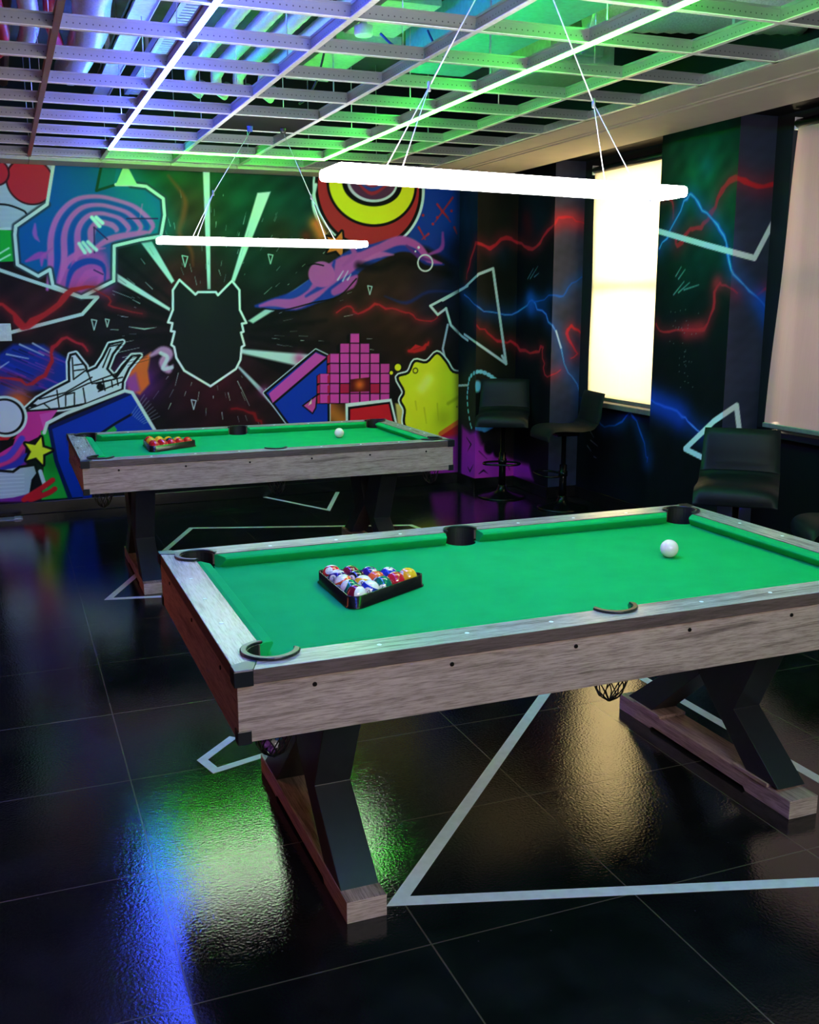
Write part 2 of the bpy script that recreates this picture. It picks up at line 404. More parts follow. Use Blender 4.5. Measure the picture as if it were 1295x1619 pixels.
    for i, f in enumerate((.96, .84, .72, .6, .48, .36, .24)):
        q = [(478+(x-478)*f, 362+(y-362)*f) for x, y in base]
        c.stroke(m1(q), (208, 96, 178) if i % 2 == 0 else (16, 74, 160), [.02, .05, .06, .05, .045, .04, .045, .04, .015], .014, .95, 5)
    for L, w, col in [([(300, 640), (330, 540), (400, 500), (470, 520), (480, 600)], .05, (20, 60, 156)), ([(270, 600), (310, 500), (390, 455), (480, 440)], .05, (214, 92, 176)), ([(340, 640), (400, 560), (460, 560), (440, 620)], .06, (206, 78, 166)),
                      ([(120, 500), (190, 470), (214, 490)], .05, (180, 70, 166)), ([(160, 330), (160, 380), (180, 410)], .035, (170, 84, 176)), ([(190, 520), (196, 480), (240, 440)], .03, (190, 80, 170)), ([(650, 240), (640, 300)], .02, (210, 110, 176)), ([(400, 470), (500, 400), (640, 372), (690, 366)], .05, (214, 96, 170))]:
        c.stroke(m1(L), col, w, .014, .95, 5, taper=True)
    for L in ([(420, 300), (455, 340)], [(440, 300), (468, 325)]): c.stroke(m1(L), (206, 226, 222), .02, .01, .9)
    for L in ([(430, 345), (432, 460)], [(430, 345), (490, 400)], [(580, 305), (720, 305)], [(430, 540), (470, 560)]): c.stroke(m1(L), (50, 26, 80), .012, .006, .8)
    for L in ([(420, 300), (455, 340)], [(440, 300), (468, 325)], [(362, 420), (388, 460)], [(380, 415), (412, 455)], [(402, 412), (440, 448)]): c.stroke(m1(L), (206, 226, 222), .028, .012, .95)
    c.stroke(shp[1:17], (46, 56, 66), .055, .012, .85); c.fill(m1([(462, 70), (532, 70), (520, 150), (440, 178)]), (14, 96, 110)); c.stroke(m1([(462, 70), (440, 178), (530, 150)]), (16, 60, 40), .02)
    for seg, col in ((shp[0:10], (210, 216, 216)), (shp[9:18], (206, 214, 208))): c.stroke(seg, col, .024, .005)
    c.fill(m1([(528, 152), (566, 62), (590, 80), (628, 152)]), (176, 222, 170))
    # white tape and red lightning, left
    c.stroke(m1([(-40, 527), (130, 585), (370, 664), (446, 664), (376, 742), (-40, 848)]), (198, 206, 204), .026, .005)
    lightning(c, m1([(-40, 680), (40, 715), (104, 792), (180, 765), (270, 690), (330, 630), (430, 616)]), (186, 32, 36), .065, .05)
    lightning(c, m1([(430, 630), (500, 668), (512, 712), (650, 740)]), (150, 26, 30), .02, .04)
    # blue and violet streaks behind the ship
    c.fill(m1([(-40, 950), (60, 880), (200, 880), (330, 960), (360, 1060), (120, 1100), (-40, 1130)]), (22, 44, 140), .03, .95)
    for k in range(26):
        x, y = random.uniform(-30, 200), random.uniform(900, 1090); ln = random.uniform(60, 170)
        c.stroke(m1([(x, y), (x+ln, y+ln*.42)]), random.choice([(20, 50, 170), (116, 40, 140), (12, 14, 50), (150, 60, 160), (14, 16, 40)]), random.uniform(.012, .045), .014, .85, taper=True)
    for L in ([(90, 880), (200, 930)], [(150, 875), (240, 925)], [(30, 925), (130, 945)], [(-20, 1000), (40, 960)]): c.stroke(m1(L), (206, 212, 222), .03, .012, .95, taper=True)
    lightning(c, m1([(-40, 1020), (60, 1040), (150, 1060), (228, 985), (240, 900), (310, 852), (372, 880), (400, 910)]), (176, 30, 40), .035, .04)
    # line-drawn spaceship
    c.glow(m1([(620, 1050)]), (120, 40, 140), .16, .9); c.glow(m1([(80, 1140)]), (230, 96, 50), .1, .9)
    c.fill(m1([(590, 1010), (640, 950), (690, 915), (676, 1000), (684, 1060), (640, 1110), (586, 1090)]), (226, 96, 40), .02, .95)
    c.fill(m1([(570, 1040), (620, 1010), (640, 1090), (600, 1110)]), (150, 60, 150), .03, .9)
    c.stroke(m1([(690, 930), (740, 905), (770, 925), (745, 965), (770, 1000), (790, 975)]), (196, 130, 176), .075, .02, .95, 5, taper=True)
    c.stroke(m1([(735, 920), (765, 940), (745, 990), (785, 985)]), (206, 204, 208), .03, .012, .9, 5)
    ship = m1([(106, 1186), (170, 1128), (250, 1082), (316, 1048), (314, 960), (322, 928), (346, 922), (392, 980), (398, 1004), (440, 985), (470, 940), (500, 880), (560, 868), (516, 925), (490, 992), (524, 1030), (560, 980), (604, 932), (640, 930), (590, 990), (562, 1050), (560, 1085), (400, 1150), (290, 1172), (180, 1182)])
    c.stroke(ship, (206, 212, 214), .045, .006, closed=True); c.fill(ship, (204, 208, 216), .006); c.stroke(ship, BLK, .018, .005, closed=True)
    for L in ([(120, 1180), (250, 1130), (400, 1060), (540, 1010)], [(180, 1130), (300, 1100), (420, 1030)], [(400, 1004), (420, 1060), (520, 1040)], [(260, 1090), (270, 1165)], [(300, 1160), (300, 1110), (340, 1100), (340, 1155)], [(330, 940), (336, 1040), (390, 1000)], [(340, 975), (376, 970)], [(340, 1000), (384, 994)], [(470, 1040), (480, 1090)], [(440, 1060), (560, 1030)], [(450, 1095), (556, 1052)], [(500, 890), (540, 882)], [(470, 985), (505, 900)], [(530, 1035), (590, 950)], [(200, 1150), (230, 1175)], [(380, 1080), (390, 1145)], [(510, 1048), (514, 1074)], [(535, 1040), (540, 1066)]):
        c.stroke(m1(L), BLK, .011, .005, .95)
    c.ell(m1([(458, 1074)])[0], .028, .028, BLK); c.ell(m1([(150, 1160)])[0], .03, .014, BLK)
    for k in range(9): c.stroke(m1([(520+k*8, 880+k*12), (610+k*9, 862+k*11)]), random.choice([(200, 206, 210), (24, 22, 26)]), .01, .006, .9, taper=True)
    # lower left colour blocks
    c.fill(m1([(105, 1190), (262, 1180), (205, 1262), (190, 1296), (120, 1330), (104, 1440), (-40, 1480), (-40, 1400), (60, 1340)]), (196, 44, 130)); c.fill(m1([(180, 1200), (262, 1182), (200, 1270)]), (206, 70, 160))
    c.fill(m1([(-40, 1440), (110, 1360), (150, 1600), (-40, 1600)]), (116, 32, 130), .02)
    for L, col in (([(-40, 1440), (60, 1400), (110, 1330)], (206, 50, 120)), ([(-40, 1475), (70, 1430), (120, 1390)], (40, 50, 160)), ([(-40, 1420), (40, 1390), (100, 1310)], (70, 60, 180))): c.stroke(m1(L), col, .045, .012, .95, 4)
    c.fill(m1([(-40, 1465), (90, 1440), (160, 1430), (172, 1470), (150, 1500), (140, 1560), (60, 1580), (-40, 1590)]), (176, 178, 196)); c.stroke(m1([(-40, 1455), (60, 1462), (90, 1440), (160, 1430), (172, 1470), (150, 1500), (140, 1560)]), BLK, .02)
    for k in range(6): c.stroke(m1([(-30, 1480+k*18), (110, 1475+k*17)]), (206, 208, 220), .007, .006, .8)
    c.fill(m1([(-40, 1280), (84, 1276), (70, 1310), (20, 1322), (-40, 1326)]), (186, 24, 34)); c.stroke(m1([(-40, 1328), (40, 1322), (84, 1278)]), BLK, .02)
    c.ell(m1([(24, 1210)])[0], .158, .158, (198, 206, 204)); c.ell(m1([(24, 1210)])[0], .138, .138, BLK); c.ell(m1([(22, 1210)])[0], .122, .122, (190, 190, 208))
    c.fill(m1([(186, 1275), (240, 1262), (262, 1420), (322, 1580), (190, 1590), (200, 1440)]), (28, 160, 52)); c.glow(m1([(240, 1420)]), (12, 96, 30), .1, .7)
    blue = m1([(232, 1262), (600, 1100), (712, 1280), (300, 1300), (330, 1440), (386, 1576), (330, 1580), (262, 1410)])
    c.fill(blue, (12, 46, 156)); c.fill(m1([(300, 1300), (420, 1300), (420, 1600), (384, 1600), (330, 1440)]), (10, 40, 140))
    c.stroke(m1([(320, 1585), (256, 1410), (228, 1262), (420, 1180), (592, 1104)]), (8, 20, 70), .03)
    c.fill(m1([(470, 1290), (500, 1266), (520, 1250), (535, 1270), (520, 1292)]), (40, 150, 60)); c.stroke(m1([(440, 1300), (530, 1240), (600, 1200)]), (8, 14, 40), .02)
    c.stroke(m1([(202, 1284), (216, 1240), (300, 1196), (570, 1092), (604, 1100), (712, 1280)]), (198, 208, 204), .026)
    for k in range(8): c.stroke(m1([(600+k*8, 1200+k*6), (660+k*10, 1110+k*14)]), (176, 186, 196), .012, .012, .6, taper=True)
    star(c, 172, 1368, 66, (232, 222, 40), .25)
    c.stroke(m1([(184, 1460), (206, 1530)]), (200, 205, 220), .03)
    for L in ([(120, 1580), (200, 1530), (240, 1500)], [(140, 1590), (220, 1560), (250, 1540)], [(110, 1590), (180, 1560)]): c.stroke(m1(L), (206, 26, 36), .04, .01, 1, 3)
    # -------- upper right: rings, blue field
    c.fill(m2([(815, 150), (1040, 130), (1040, 540), (960, 500), (860, 440), (760, 410)]), (14, 54, 150), .05, .95)
    c.glow(m2([(1000, 460), (1040, 500)]), (8, 12, 36), .16, .95)
    for L in ([(900, 240), (960, 320)], [(970, 210), (890, 320)], [(920, 270), (950, 300)], [(815, 345), (845, 400)], [(860, 375), (830, 400)], [(978, 345), (990, 375)]): c.stroke(m2(L), (186, 36, 44), .055, .012, .95, taper=True)
    for q in ((900, 300), (965, 270), (835, 290), (880, 330), (815, 260)): c.ell(m2([q])[0], .012, .012, (176, 36, 44))
    s = .00545/2.89
    c.ell(m2([(592, 170)])[0], 262*s, 262*s, (196, 216, 222)); c.ell(m2([(590, 170)])[0], 250*s, 254*s, BLK); c.ell(m2([(590, 170)])[0], 236*s, 240*s, (172, 40, 46))
    c.ell(m2([(604, 148)])[0], 212*s, 182*s, BLK); c.ell(m2([(604, 148)])[0], 200*s, 170*s, (226, 216, 34)); c.ell(m2([(604, 146)])[0], 140*s, 96*s, BLK)
    c.ell(m2([(604, 140)])[0], 118*s, 84*s, (196, 206, 214)); c.ell(m2([(606, 134)])[0], 108*s, 78*s, (80, 40, 70))
    for k, col in enumerate([(170, 40, 50), (30, 60, 150), (160, 40, 60), (30, 60, 150), (170, 60, 60)]): c.stroke(m2([(530+k*8, 130-k*2), (600, 190-k*18), (680-k*10, 140-k*4)]), col, .03, .014, .9, 5)
    c.stroke(m2([(345, 150), (332, 230), (350, 300), (400, 400), (420, 420)]), (196, 222, 220), .026, .01, 1, 4)
    c.glow(m2([(345, 330), (370, 380)]), (226, 110, 50), .06, .95); c.glow(m2([(300, 385)]), (120, 30, 20), .05, .7)
    star(c, 446, 424, 62, (232, 116, 50), .3, m2)
    # violet smoke ribbon
    for L, w, col in [([(70, 705), (150, 695), (250, 680), (330, 640), (420, 590), (520, 500), (620, 460), (720, 425), (800, 440), (850, 500), (930, 515)], [.02, .09, .16, .2, .26, .2, .15, .12, .1, .07, .01], (26, 50, 150)),
                      ([(90, 704), (160, 690), (250, 694), (330, 650), (400, 570), (480, 520), (560, 480), (640, 440), (730, 405), (810, 430), (860, 490), (920, 510)], [.02, .06, .09, .1, .16, .16, .09, .07, .08, .06, .06, .01], (184, 76, 156)),
                      ([(430, 640), (500, 600), (530, 570)], [.06, .1, .03], (176, 70, 150)), ([(560, 500), (640, 470), (700, 470)], [.02, .05, .01], (190, 90, 165)), ([(300, 660), (400, 590), (430, 500)], [.02, .05, .02], (30, 52, 150)),
                      ([(500, 420), (520, 470), (470, 520)], [.04, .05, .02], (166, 70, 150)), ([(860, 470), (920, 440), (925, 370)], [.02, .04, .02], (150, 60, 150)), ([(760, 430), (820, 480), (880, 500)], [.02, .04, .01], (96, 40, 120))]:
        c.stroke(m2(L), col, w, .016, .95, 5)
    c.ell(m2([(372, 560)])[0], .115, .105, (186, 80, 156), .012)
    c.stroke(m2([(310, 520), (340, 512), (380, 520)]), BLK, .012, sm=3); c.stroke(m2([(100, 716), (200, 722), (330, 690), (450, 660), (530, 580)]), BLK, .012, .006, .9, 4)
    c.stroke(m2([(540, 520), (640, 530), (740, 490), (840, 530), (960, 560)]), (9, 8, 12), .06, .05, .9, 4)
    for L in ([(445, 585), (470, 545)], [(468, 590), (492, 545)], [(490, 585), (505, 560)]): c.stroke(m2(L), (206, 216, 224), .03, .014, .95, taper=True)
    c.ring(m2([(845, 508)])[0], .068, .014, (206, 206, 216)); c.ell(m2([(815, 437)])[0], .012, .012, (220, 222, 230)); c.ell(m2([(800, 455)])[0], .008, .008, (220, 222, 230))
    c.stroke(m2([(660, 660), (760, 690), (860, 640), (1000, 640)]), (20, 40, 110), .03, .02, .7, 4, taper=True)
    lightning(c, m2([(440, 735), (505, 700), (535, 742), (615, 698), (690, 722), (760, 730), (800, 762), (870, 778), (905, 740)]), (172, 30, 40), .026, .04)
    lightning(c, m2([(770, 910), (840, 895), (860, 870)]), (186, 30, 36), .05, .03)
    lightning(c, m2([(-40, 1175), (40, 1190), (90, 1235), (110, 1260)]), (120, 16, 24), .03, .03)
    # white tape corner on the right
    tape_r(c)
    # -------- lower right: blue and pink solid, stacked pink blocks, red box, yellow splash
    c.glow(m2([(380, 1150), (460, 1230)]), (206, 110, 40), .1, .8)
    out = m2([(112, 1102), (345, 908), (402, 936), (404, 1260), (230, 1260), (150, 1150)])
    c.stroke(out, (206, 216, 220), .034, closed=True); c.fill(out, (16, 48, 156)); c.stroke(out, BLK, .02, closed=True)
    c.fill(m2([(130, 1105), (344, 918), (396, 940), (150, 1152)]), (196, 66, 156)); c.stroke(m2([(150, 1152), (398, 940)]), BLK, .018)
    c.fill(m2([(285, 1160), (350, 1112), (345, 1170), (330, 1196)]), (196, 66, 140)); c.stroke(m2([(285, 1160), (350, 1112), (345, 1170), (330, 1196)]), BLK, .012, closed=True); c.fill(m2([(310, 1160), (325, 1130), (326, 1150)]), (214, 206, 170))
    # stacked pink blocks (stepped pile)
    PK, PD = (202, 62, 152), (178, 28, 66)
    b = 46
    heights = [(362, 3), (408, 5), (454, 6), (500, 7), (546, 6), (592, 5), (638, 4)]
    for x, n in heights:
        c.fill(m2([(x-14, 1152-n*b+10), (x, 1152-n*b), (x+b, 1152-n*b), (x+b, 1152), (x-14, 1152)]), BLK)
    for x, n in heights:
        for k in range(n):
            y1 = 1150-k*b; y0 = y1-b; side = k < 2 or (x < 400)
            col = PD if (k == 1 and x in (454, 592)) else PK
            c.fill(m2([(x+3, y0+3), (x+b-3, y0+3), (x+b-3, y1-2), (x+3, y1-2)]), [v*(1-.05*(k % 2)) for v in col], .005)
            if x in (362, 408): c.fill(m2([(x-10, y0+12), (x+1, y0+4), (x+1, y1-2), (x-10, y1)]), PD, .005)
    c.fill(m2([(503, 1040), (590, 1030), (590, 1095), (503, 1098)]), (70, 14, 20)); c.glow(m2([(546, 1064)]), (226, 100, 34), .045, .9)
    c.fill(m2([(480, 1150), (690, 1128), (722, 1260), (482, 1260)]), (206, 212, 218)); c.fill(m2([(492, 1166), (684, 1142), (712, 1260), (492, 1260)]), BLK); c.fill(m2([(502, 1176), (678, 1152), (702, 1260), (502, 1260)]), (196, 26, 40))
    c.fill(m2([(708, 1150), (760, 1150), (770, 1300), (720, 1260)]), (196, 170, 90), .02)
    # yellow paint splash
    spl = [(872+rr*math.cos(math.radians(a))*1.0, 1130-rr*math.sin(math.radians(a))*1.12) for a, rr in [(-90, 170), (-60, 175), (-35, 190), (-15, 150), (0, 165), (18, 150), (32, 190), (48, 150), (66, 168), (82, 190), (98, 152), (116, 172), (134, 150), (150, 178), (166, 128), (182, 140), (200, 128), (220, 160), (245, 175)]]
    spl = m2(spl)
    c.stroke(spl, (206, 216, 216), .05, .005, sm=4, closed=True); c.fill(spl, (216, 210, 34), .006, 1, 4); c.stroke(spl, BLK, .022, .005, sm=4, closed=True)
    c.glow(m2([(830, 1080), (860, 1040)]), (240, 236, 110), .05, .8); c.glow(m2([(930, 1220)]), (170, 160, 20), .09, .6)
    for q, r in (((800, 1000), .018), ((720, 985), .03), ((690, 1010), .016)): c.ell(m2([q])[0], r+.008, r+.008, BLK); c.ell(m2([q])[0], r, r, (216, 210, 34))
    for L in ([(840, 1170), (850, 1240)], [(900, 1150), (905, 1225)], [(800, 1140), (806, 1180)]): c.stroke(m2(L), (176, 168, 22), .026, .014, .8, taper=True)
    c.stroke(m2([(950, 1150), (1000, 1120), (1030, 1110)]), (160, 156, 20), .03, .02, .7, 3)
    for q in ((1000, 1150), (1012, 1160), (990, 1165), (1005, 1178)): c.ell(m2([q])[0], .008, .008, (120, 110, 20))
    c.fill(m2([(910, 1290), (960, 1260), (1040, 1215), (1040, 1310), (920, 1310)]), (196, 30, 30)); c.stroke(m2([(915, 1288), (1010, 1225)]), (236, 100, 36), .04, .01, 1)
    c.fill(m2([(830, 890), (770, 910), (800, 880)]), (186, 30, 40))
    # magenta at the corner and a soft dark vertical band
    c.fill(m2([(900, 1310), (1060, 1290), (1060, 1500), (860, 1500)]), (150, 34, 144), .05, .95)
    c.glow(m2([(1030, 1320), (1030, 1460)]), (136, 26, 128), .1, .8)
    c.glow([(727, 300), (727, 760)], (10, 12, 24), .05, .55)
    return c
def tape_r(c):
    c.stroke(m2([(940, 716), (962, 792), (1012, 842), (1040, 862)]), (196, 206, 212), .022, .005)
    c.stroke(m3([(262, 900), (280, 935), (95, 805)]), (196, 206, 214), .022, .005)
    c.stroke(m3([(280, 935), (222, 515), (158, 540), (95, 600), (0, 655)]), (196, 206, 214), .024, .005)
    c.stroke(m2([(1040, 612), (868, 704), (902, 744), (940, 716)]), (196, 206, 212), .022, .005)
    c.stroke(m2([(948, 790), (925, 900), (965, 1070), (1040, 1066)]), (170, 180, 192), .02, .005)

# ------------------------------------------------------------------ right wall: piers and jambs, painted
def paint_right(c):
    # red lightning
    R = (196, 34, 46)
    lightning(c, m3([(105, 560), (120, 500), (150, 405), (210, 420), (280, 380), (330, 395), (380, 432), (430, 400), (480, 330), (530, 288), (590, 300), (650, 338)]), R, .04, .07)
    c.glow(m3([(500, 305), (600, 305)]), (180, 40, 56), .08, .5)
    lightning(c, m3([(150, 765), (200, 800), (240, 840), (300, 838), (340, 870), (410, 885), (440, 862), (445, 930), (460, 992), (520, 962)]), R, .032, .06)
    lightning(c, m3([(640, 828), (600, 790), (570, 768), (548, 790), (560, 840), (598, 885), (565, 912)]), R, .028, .05)
    c.glow(m3([(370, 300), (380, 340)]), (96, 16, 20), .1, .6)
    lightning(c, m4([(340, 362), (375, 365), (380, 430)]), R, .02, .04)
    lightning(c, m4([(385, 490), (400, 525), (440, 470), (480, 460), (520, 415), (560, 330), (605, 286), (660, 305), (740, 308), (800, 290), (846, 296)]), R, .05, .08)
    lightning(c, m4([(318, 815), (345, 842), (420, 838), (490, 832), (525, 760), (540, 680), (570, 676), (615, 702)]), R, .03, .06)
    c.glow(m4([(430, 842), (480, 830)]), R, .06, .7); c.glow(m4([(540, 665)]), R, .05, .7)
    lightning(c, m4([(690, 708), (735, 685), (800, 722)]), R, .03, .05)
    # blue lightning
    B = (24, 84, 190)
    lightning(c, m3([(95, 630), (160, 690), (240, 710), (330, 712), (385, 655), (420, 690), (470, 745), (510, 830), (540, 940), (590, 1020), (620, 1090)]), B, .028, .08, (120, 170, 220))
    lightning(c, m3([(390, 660), (470, 640), (530, 630), (570, 580), (630, 545)]), B, .02, .06)
    c.glow(m3([(385, 650), (390, 690)]), (30, 90, 200), .08, .7); c.stroke(m3([(500, 790), (522, 865)]), (170, 200, 230), .014, .008, .9)
    lightning(c, m4([(100, 1150), (130, 1190), (180, 1185), (225, 1142), (255, 1190), (280, 1280), (285, 1320)]), B, .022, .07)
    lightning(c, m4([(330, 540), (370, 470), (420, 370), (446, 345), (490, 395), (540, 450), (575, 520), (590, 610), (640, 670), (700, 730), (745, 800), (770, 900)]), (26, 96, 206), .034, .07, (120, 190, 220))
    c.glow(m4([(700, 730), (755, 850)]), (20, 80, 210), .07, .7)
    lightning(c, m4([(296, 1090), (350, 1120), (410, 1150), (450, 1190), (500, 1220)]), (30, 80, 220), .03, .09, (150, 180, 230))
    c.glow(m4([(310, 1100), (400, 1150)]), (22, 60, 190), .1, .7)
    lightning(c, m4([(600, 1520), (650, 1470), (690, 1440)]), (60, 50, 150), .03, .04)
    # white tape
    c.stroke(m4([(322, 474), (500, 526), (678, 574), (842, 258)]), (214, 218, 226), .036, .005)
    c.stroke(m4([(622, 1200), (612, 1114), (530, 1170), (424, 1272), (520, 1320)]), (216, 220, 230), .038, .005)
    tape_r(c)
    # white sprayed marks
    for L in ([(390, 640), (410, 606)], [(400, 650), (424, 616)], [(382, 708), (420, 660)], [(400, 700), (440, 664)], [(420, 690), (474, 672)]): c.stroke(m4(L), (150, 200, 206), .02, .012, .9, taper=True)
    for L in ([(375, 560), (400, 515)], [(386, 560), (420, 505)], [(404, 552), (424, 535)]): c.stroke(m3(L), (120, 180, 196), .02, .012, .9, taper=True)
    for L in ([(70, 1195), (90, 1230)], [(78, 1240), (104, 1262)], [(66, 1260), (80, 1280)], [(90, 1300), (100, 1306)]): c.stroke(m4(L), (150, 156, 176), .022, .01, .9, taper=True)
    c.stroke(m4([(498, 1452), (530, 1432)]), (110, 120, 130), .016, .01, .8)
    for k in range(40):
        x, y = random.gauss(415, 22), random.uniform(760, 1060); c.ell(m4([(x, y)])[0], .004, .004, (130, 150, 150), .003, .7)
    # dashed pale blue loop and cap of the corner drawing
    loop = smooth_path([np.array(p) for p in [(232, 1005), (205, 985), (170, 970), (140, 975), (118, 1000), (112, 1040), (108, 1080), (112, 1140), (122, 1200), (130, 1225)]], 4)
    for i in range(0, len(loop)-2, 2): c.stroke(m3([loop[i], loop[i]*.45+loop[i+1]*.55]), (130, 206, 230), .034 if i < 18 else .024, .006, .95)
    c.ell(m3([(152, 1035)])[0], .04, .05, (110, 190, 220), .02)
    for L in ([(150, 1218), (180, 1222)], [(185, 1226), (215, 1210)], [(215, 1208), (235, 1192)]): c.stroke(m3(L), (86, 150, 210), .045, .01, .95)
    # magenta base with black ticks
    c.fill(m3([(85, 1210), (120, 1240), (150, 1230), (170, 1290), (250, 1330), (300, 1360), (380, 1380), (400, 1450), (330, 1440), (250, 1460), (80, 1460)]), (176, 40, 164), .05, .95)
    c.glow(m3([(120, 1330), (180, 1400), (300, 1410)]), (190, 44, 176), .1, .7)
    for L in ([(105, 1260), (125, 1290), (110, 1320)], [(160, 1320), (195, 1355)], [(110, 1390), (120, 1410), (135, 1380)], [(160, 1420), (180, 1405), (200, 1420)], [(290, 1390), (296, 1405)]): c.stroke(m3(L), BLK, .02, .008, .95, taper=True)
    for q in ((205, 1305), (245, 1320)): c.ell(m3([q])[0], .05, .06, (16, 10, 18), .02)

XP, XW, ZC = 4.14, 4.41, 2.68        # pier face, window recess, ceiling over the window bay
YF, YJ1, YP0, YJ2 = 7.92, 7.30, 5.90, 5.13
cv = []
def panel(P0, U, lu, lv, base, z0=0, res=.006):
    c = Canvas((P0[0], P0[1], z0), U, (0, 0, 1), lu, lv, res, base); cv.append(c); return c
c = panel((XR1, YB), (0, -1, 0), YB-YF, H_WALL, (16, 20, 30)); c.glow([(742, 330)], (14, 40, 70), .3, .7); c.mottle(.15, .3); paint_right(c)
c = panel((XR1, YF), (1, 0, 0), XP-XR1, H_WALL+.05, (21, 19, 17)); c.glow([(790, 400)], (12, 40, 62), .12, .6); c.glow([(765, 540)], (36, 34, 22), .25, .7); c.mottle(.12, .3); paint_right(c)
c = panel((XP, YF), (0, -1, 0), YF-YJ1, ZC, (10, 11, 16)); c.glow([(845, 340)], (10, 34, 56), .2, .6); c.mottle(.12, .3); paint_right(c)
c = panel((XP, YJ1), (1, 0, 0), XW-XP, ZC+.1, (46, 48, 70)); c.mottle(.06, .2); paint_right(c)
# recess wall under, over and beside the window
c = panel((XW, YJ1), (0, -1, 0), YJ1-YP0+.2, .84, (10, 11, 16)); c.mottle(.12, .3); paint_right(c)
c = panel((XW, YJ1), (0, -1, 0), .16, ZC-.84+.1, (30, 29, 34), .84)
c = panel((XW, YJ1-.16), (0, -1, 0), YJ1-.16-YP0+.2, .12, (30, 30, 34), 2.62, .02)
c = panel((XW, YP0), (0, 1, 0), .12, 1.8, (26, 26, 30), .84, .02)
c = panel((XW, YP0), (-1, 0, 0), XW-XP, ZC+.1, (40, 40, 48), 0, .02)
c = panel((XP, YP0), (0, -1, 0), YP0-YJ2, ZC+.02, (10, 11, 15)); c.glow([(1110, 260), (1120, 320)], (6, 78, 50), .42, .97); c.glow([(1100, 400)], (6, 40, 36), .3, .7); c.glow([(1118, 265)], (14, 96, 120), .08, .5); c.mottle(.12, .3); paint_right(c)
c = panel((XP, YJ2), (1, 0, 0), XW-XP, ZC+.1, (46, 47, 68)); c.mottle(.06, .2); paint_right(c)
for (a, b) in ((5.13, 3.55),):
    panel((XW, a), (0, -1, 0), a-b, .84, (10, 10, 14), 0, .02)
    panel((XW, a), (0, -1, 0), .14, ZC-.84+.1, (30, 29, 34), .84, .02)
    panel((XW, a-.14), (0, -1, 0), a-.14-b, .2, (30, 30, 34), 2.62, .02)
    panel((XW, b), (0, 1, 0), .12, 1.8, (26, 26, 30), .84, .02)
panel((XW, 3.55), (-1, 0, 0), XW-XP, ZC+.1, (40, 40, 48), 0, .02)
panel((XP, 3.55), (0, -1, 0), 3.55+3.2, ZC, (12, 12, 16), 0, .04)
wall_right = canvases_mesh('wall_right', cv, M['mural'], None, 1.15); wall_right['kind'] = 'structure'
wall_back = canvases_mesh('wall_back', [paint_back()], M['mural'], None, 1.35); wall_back['kind'] = 'structure'

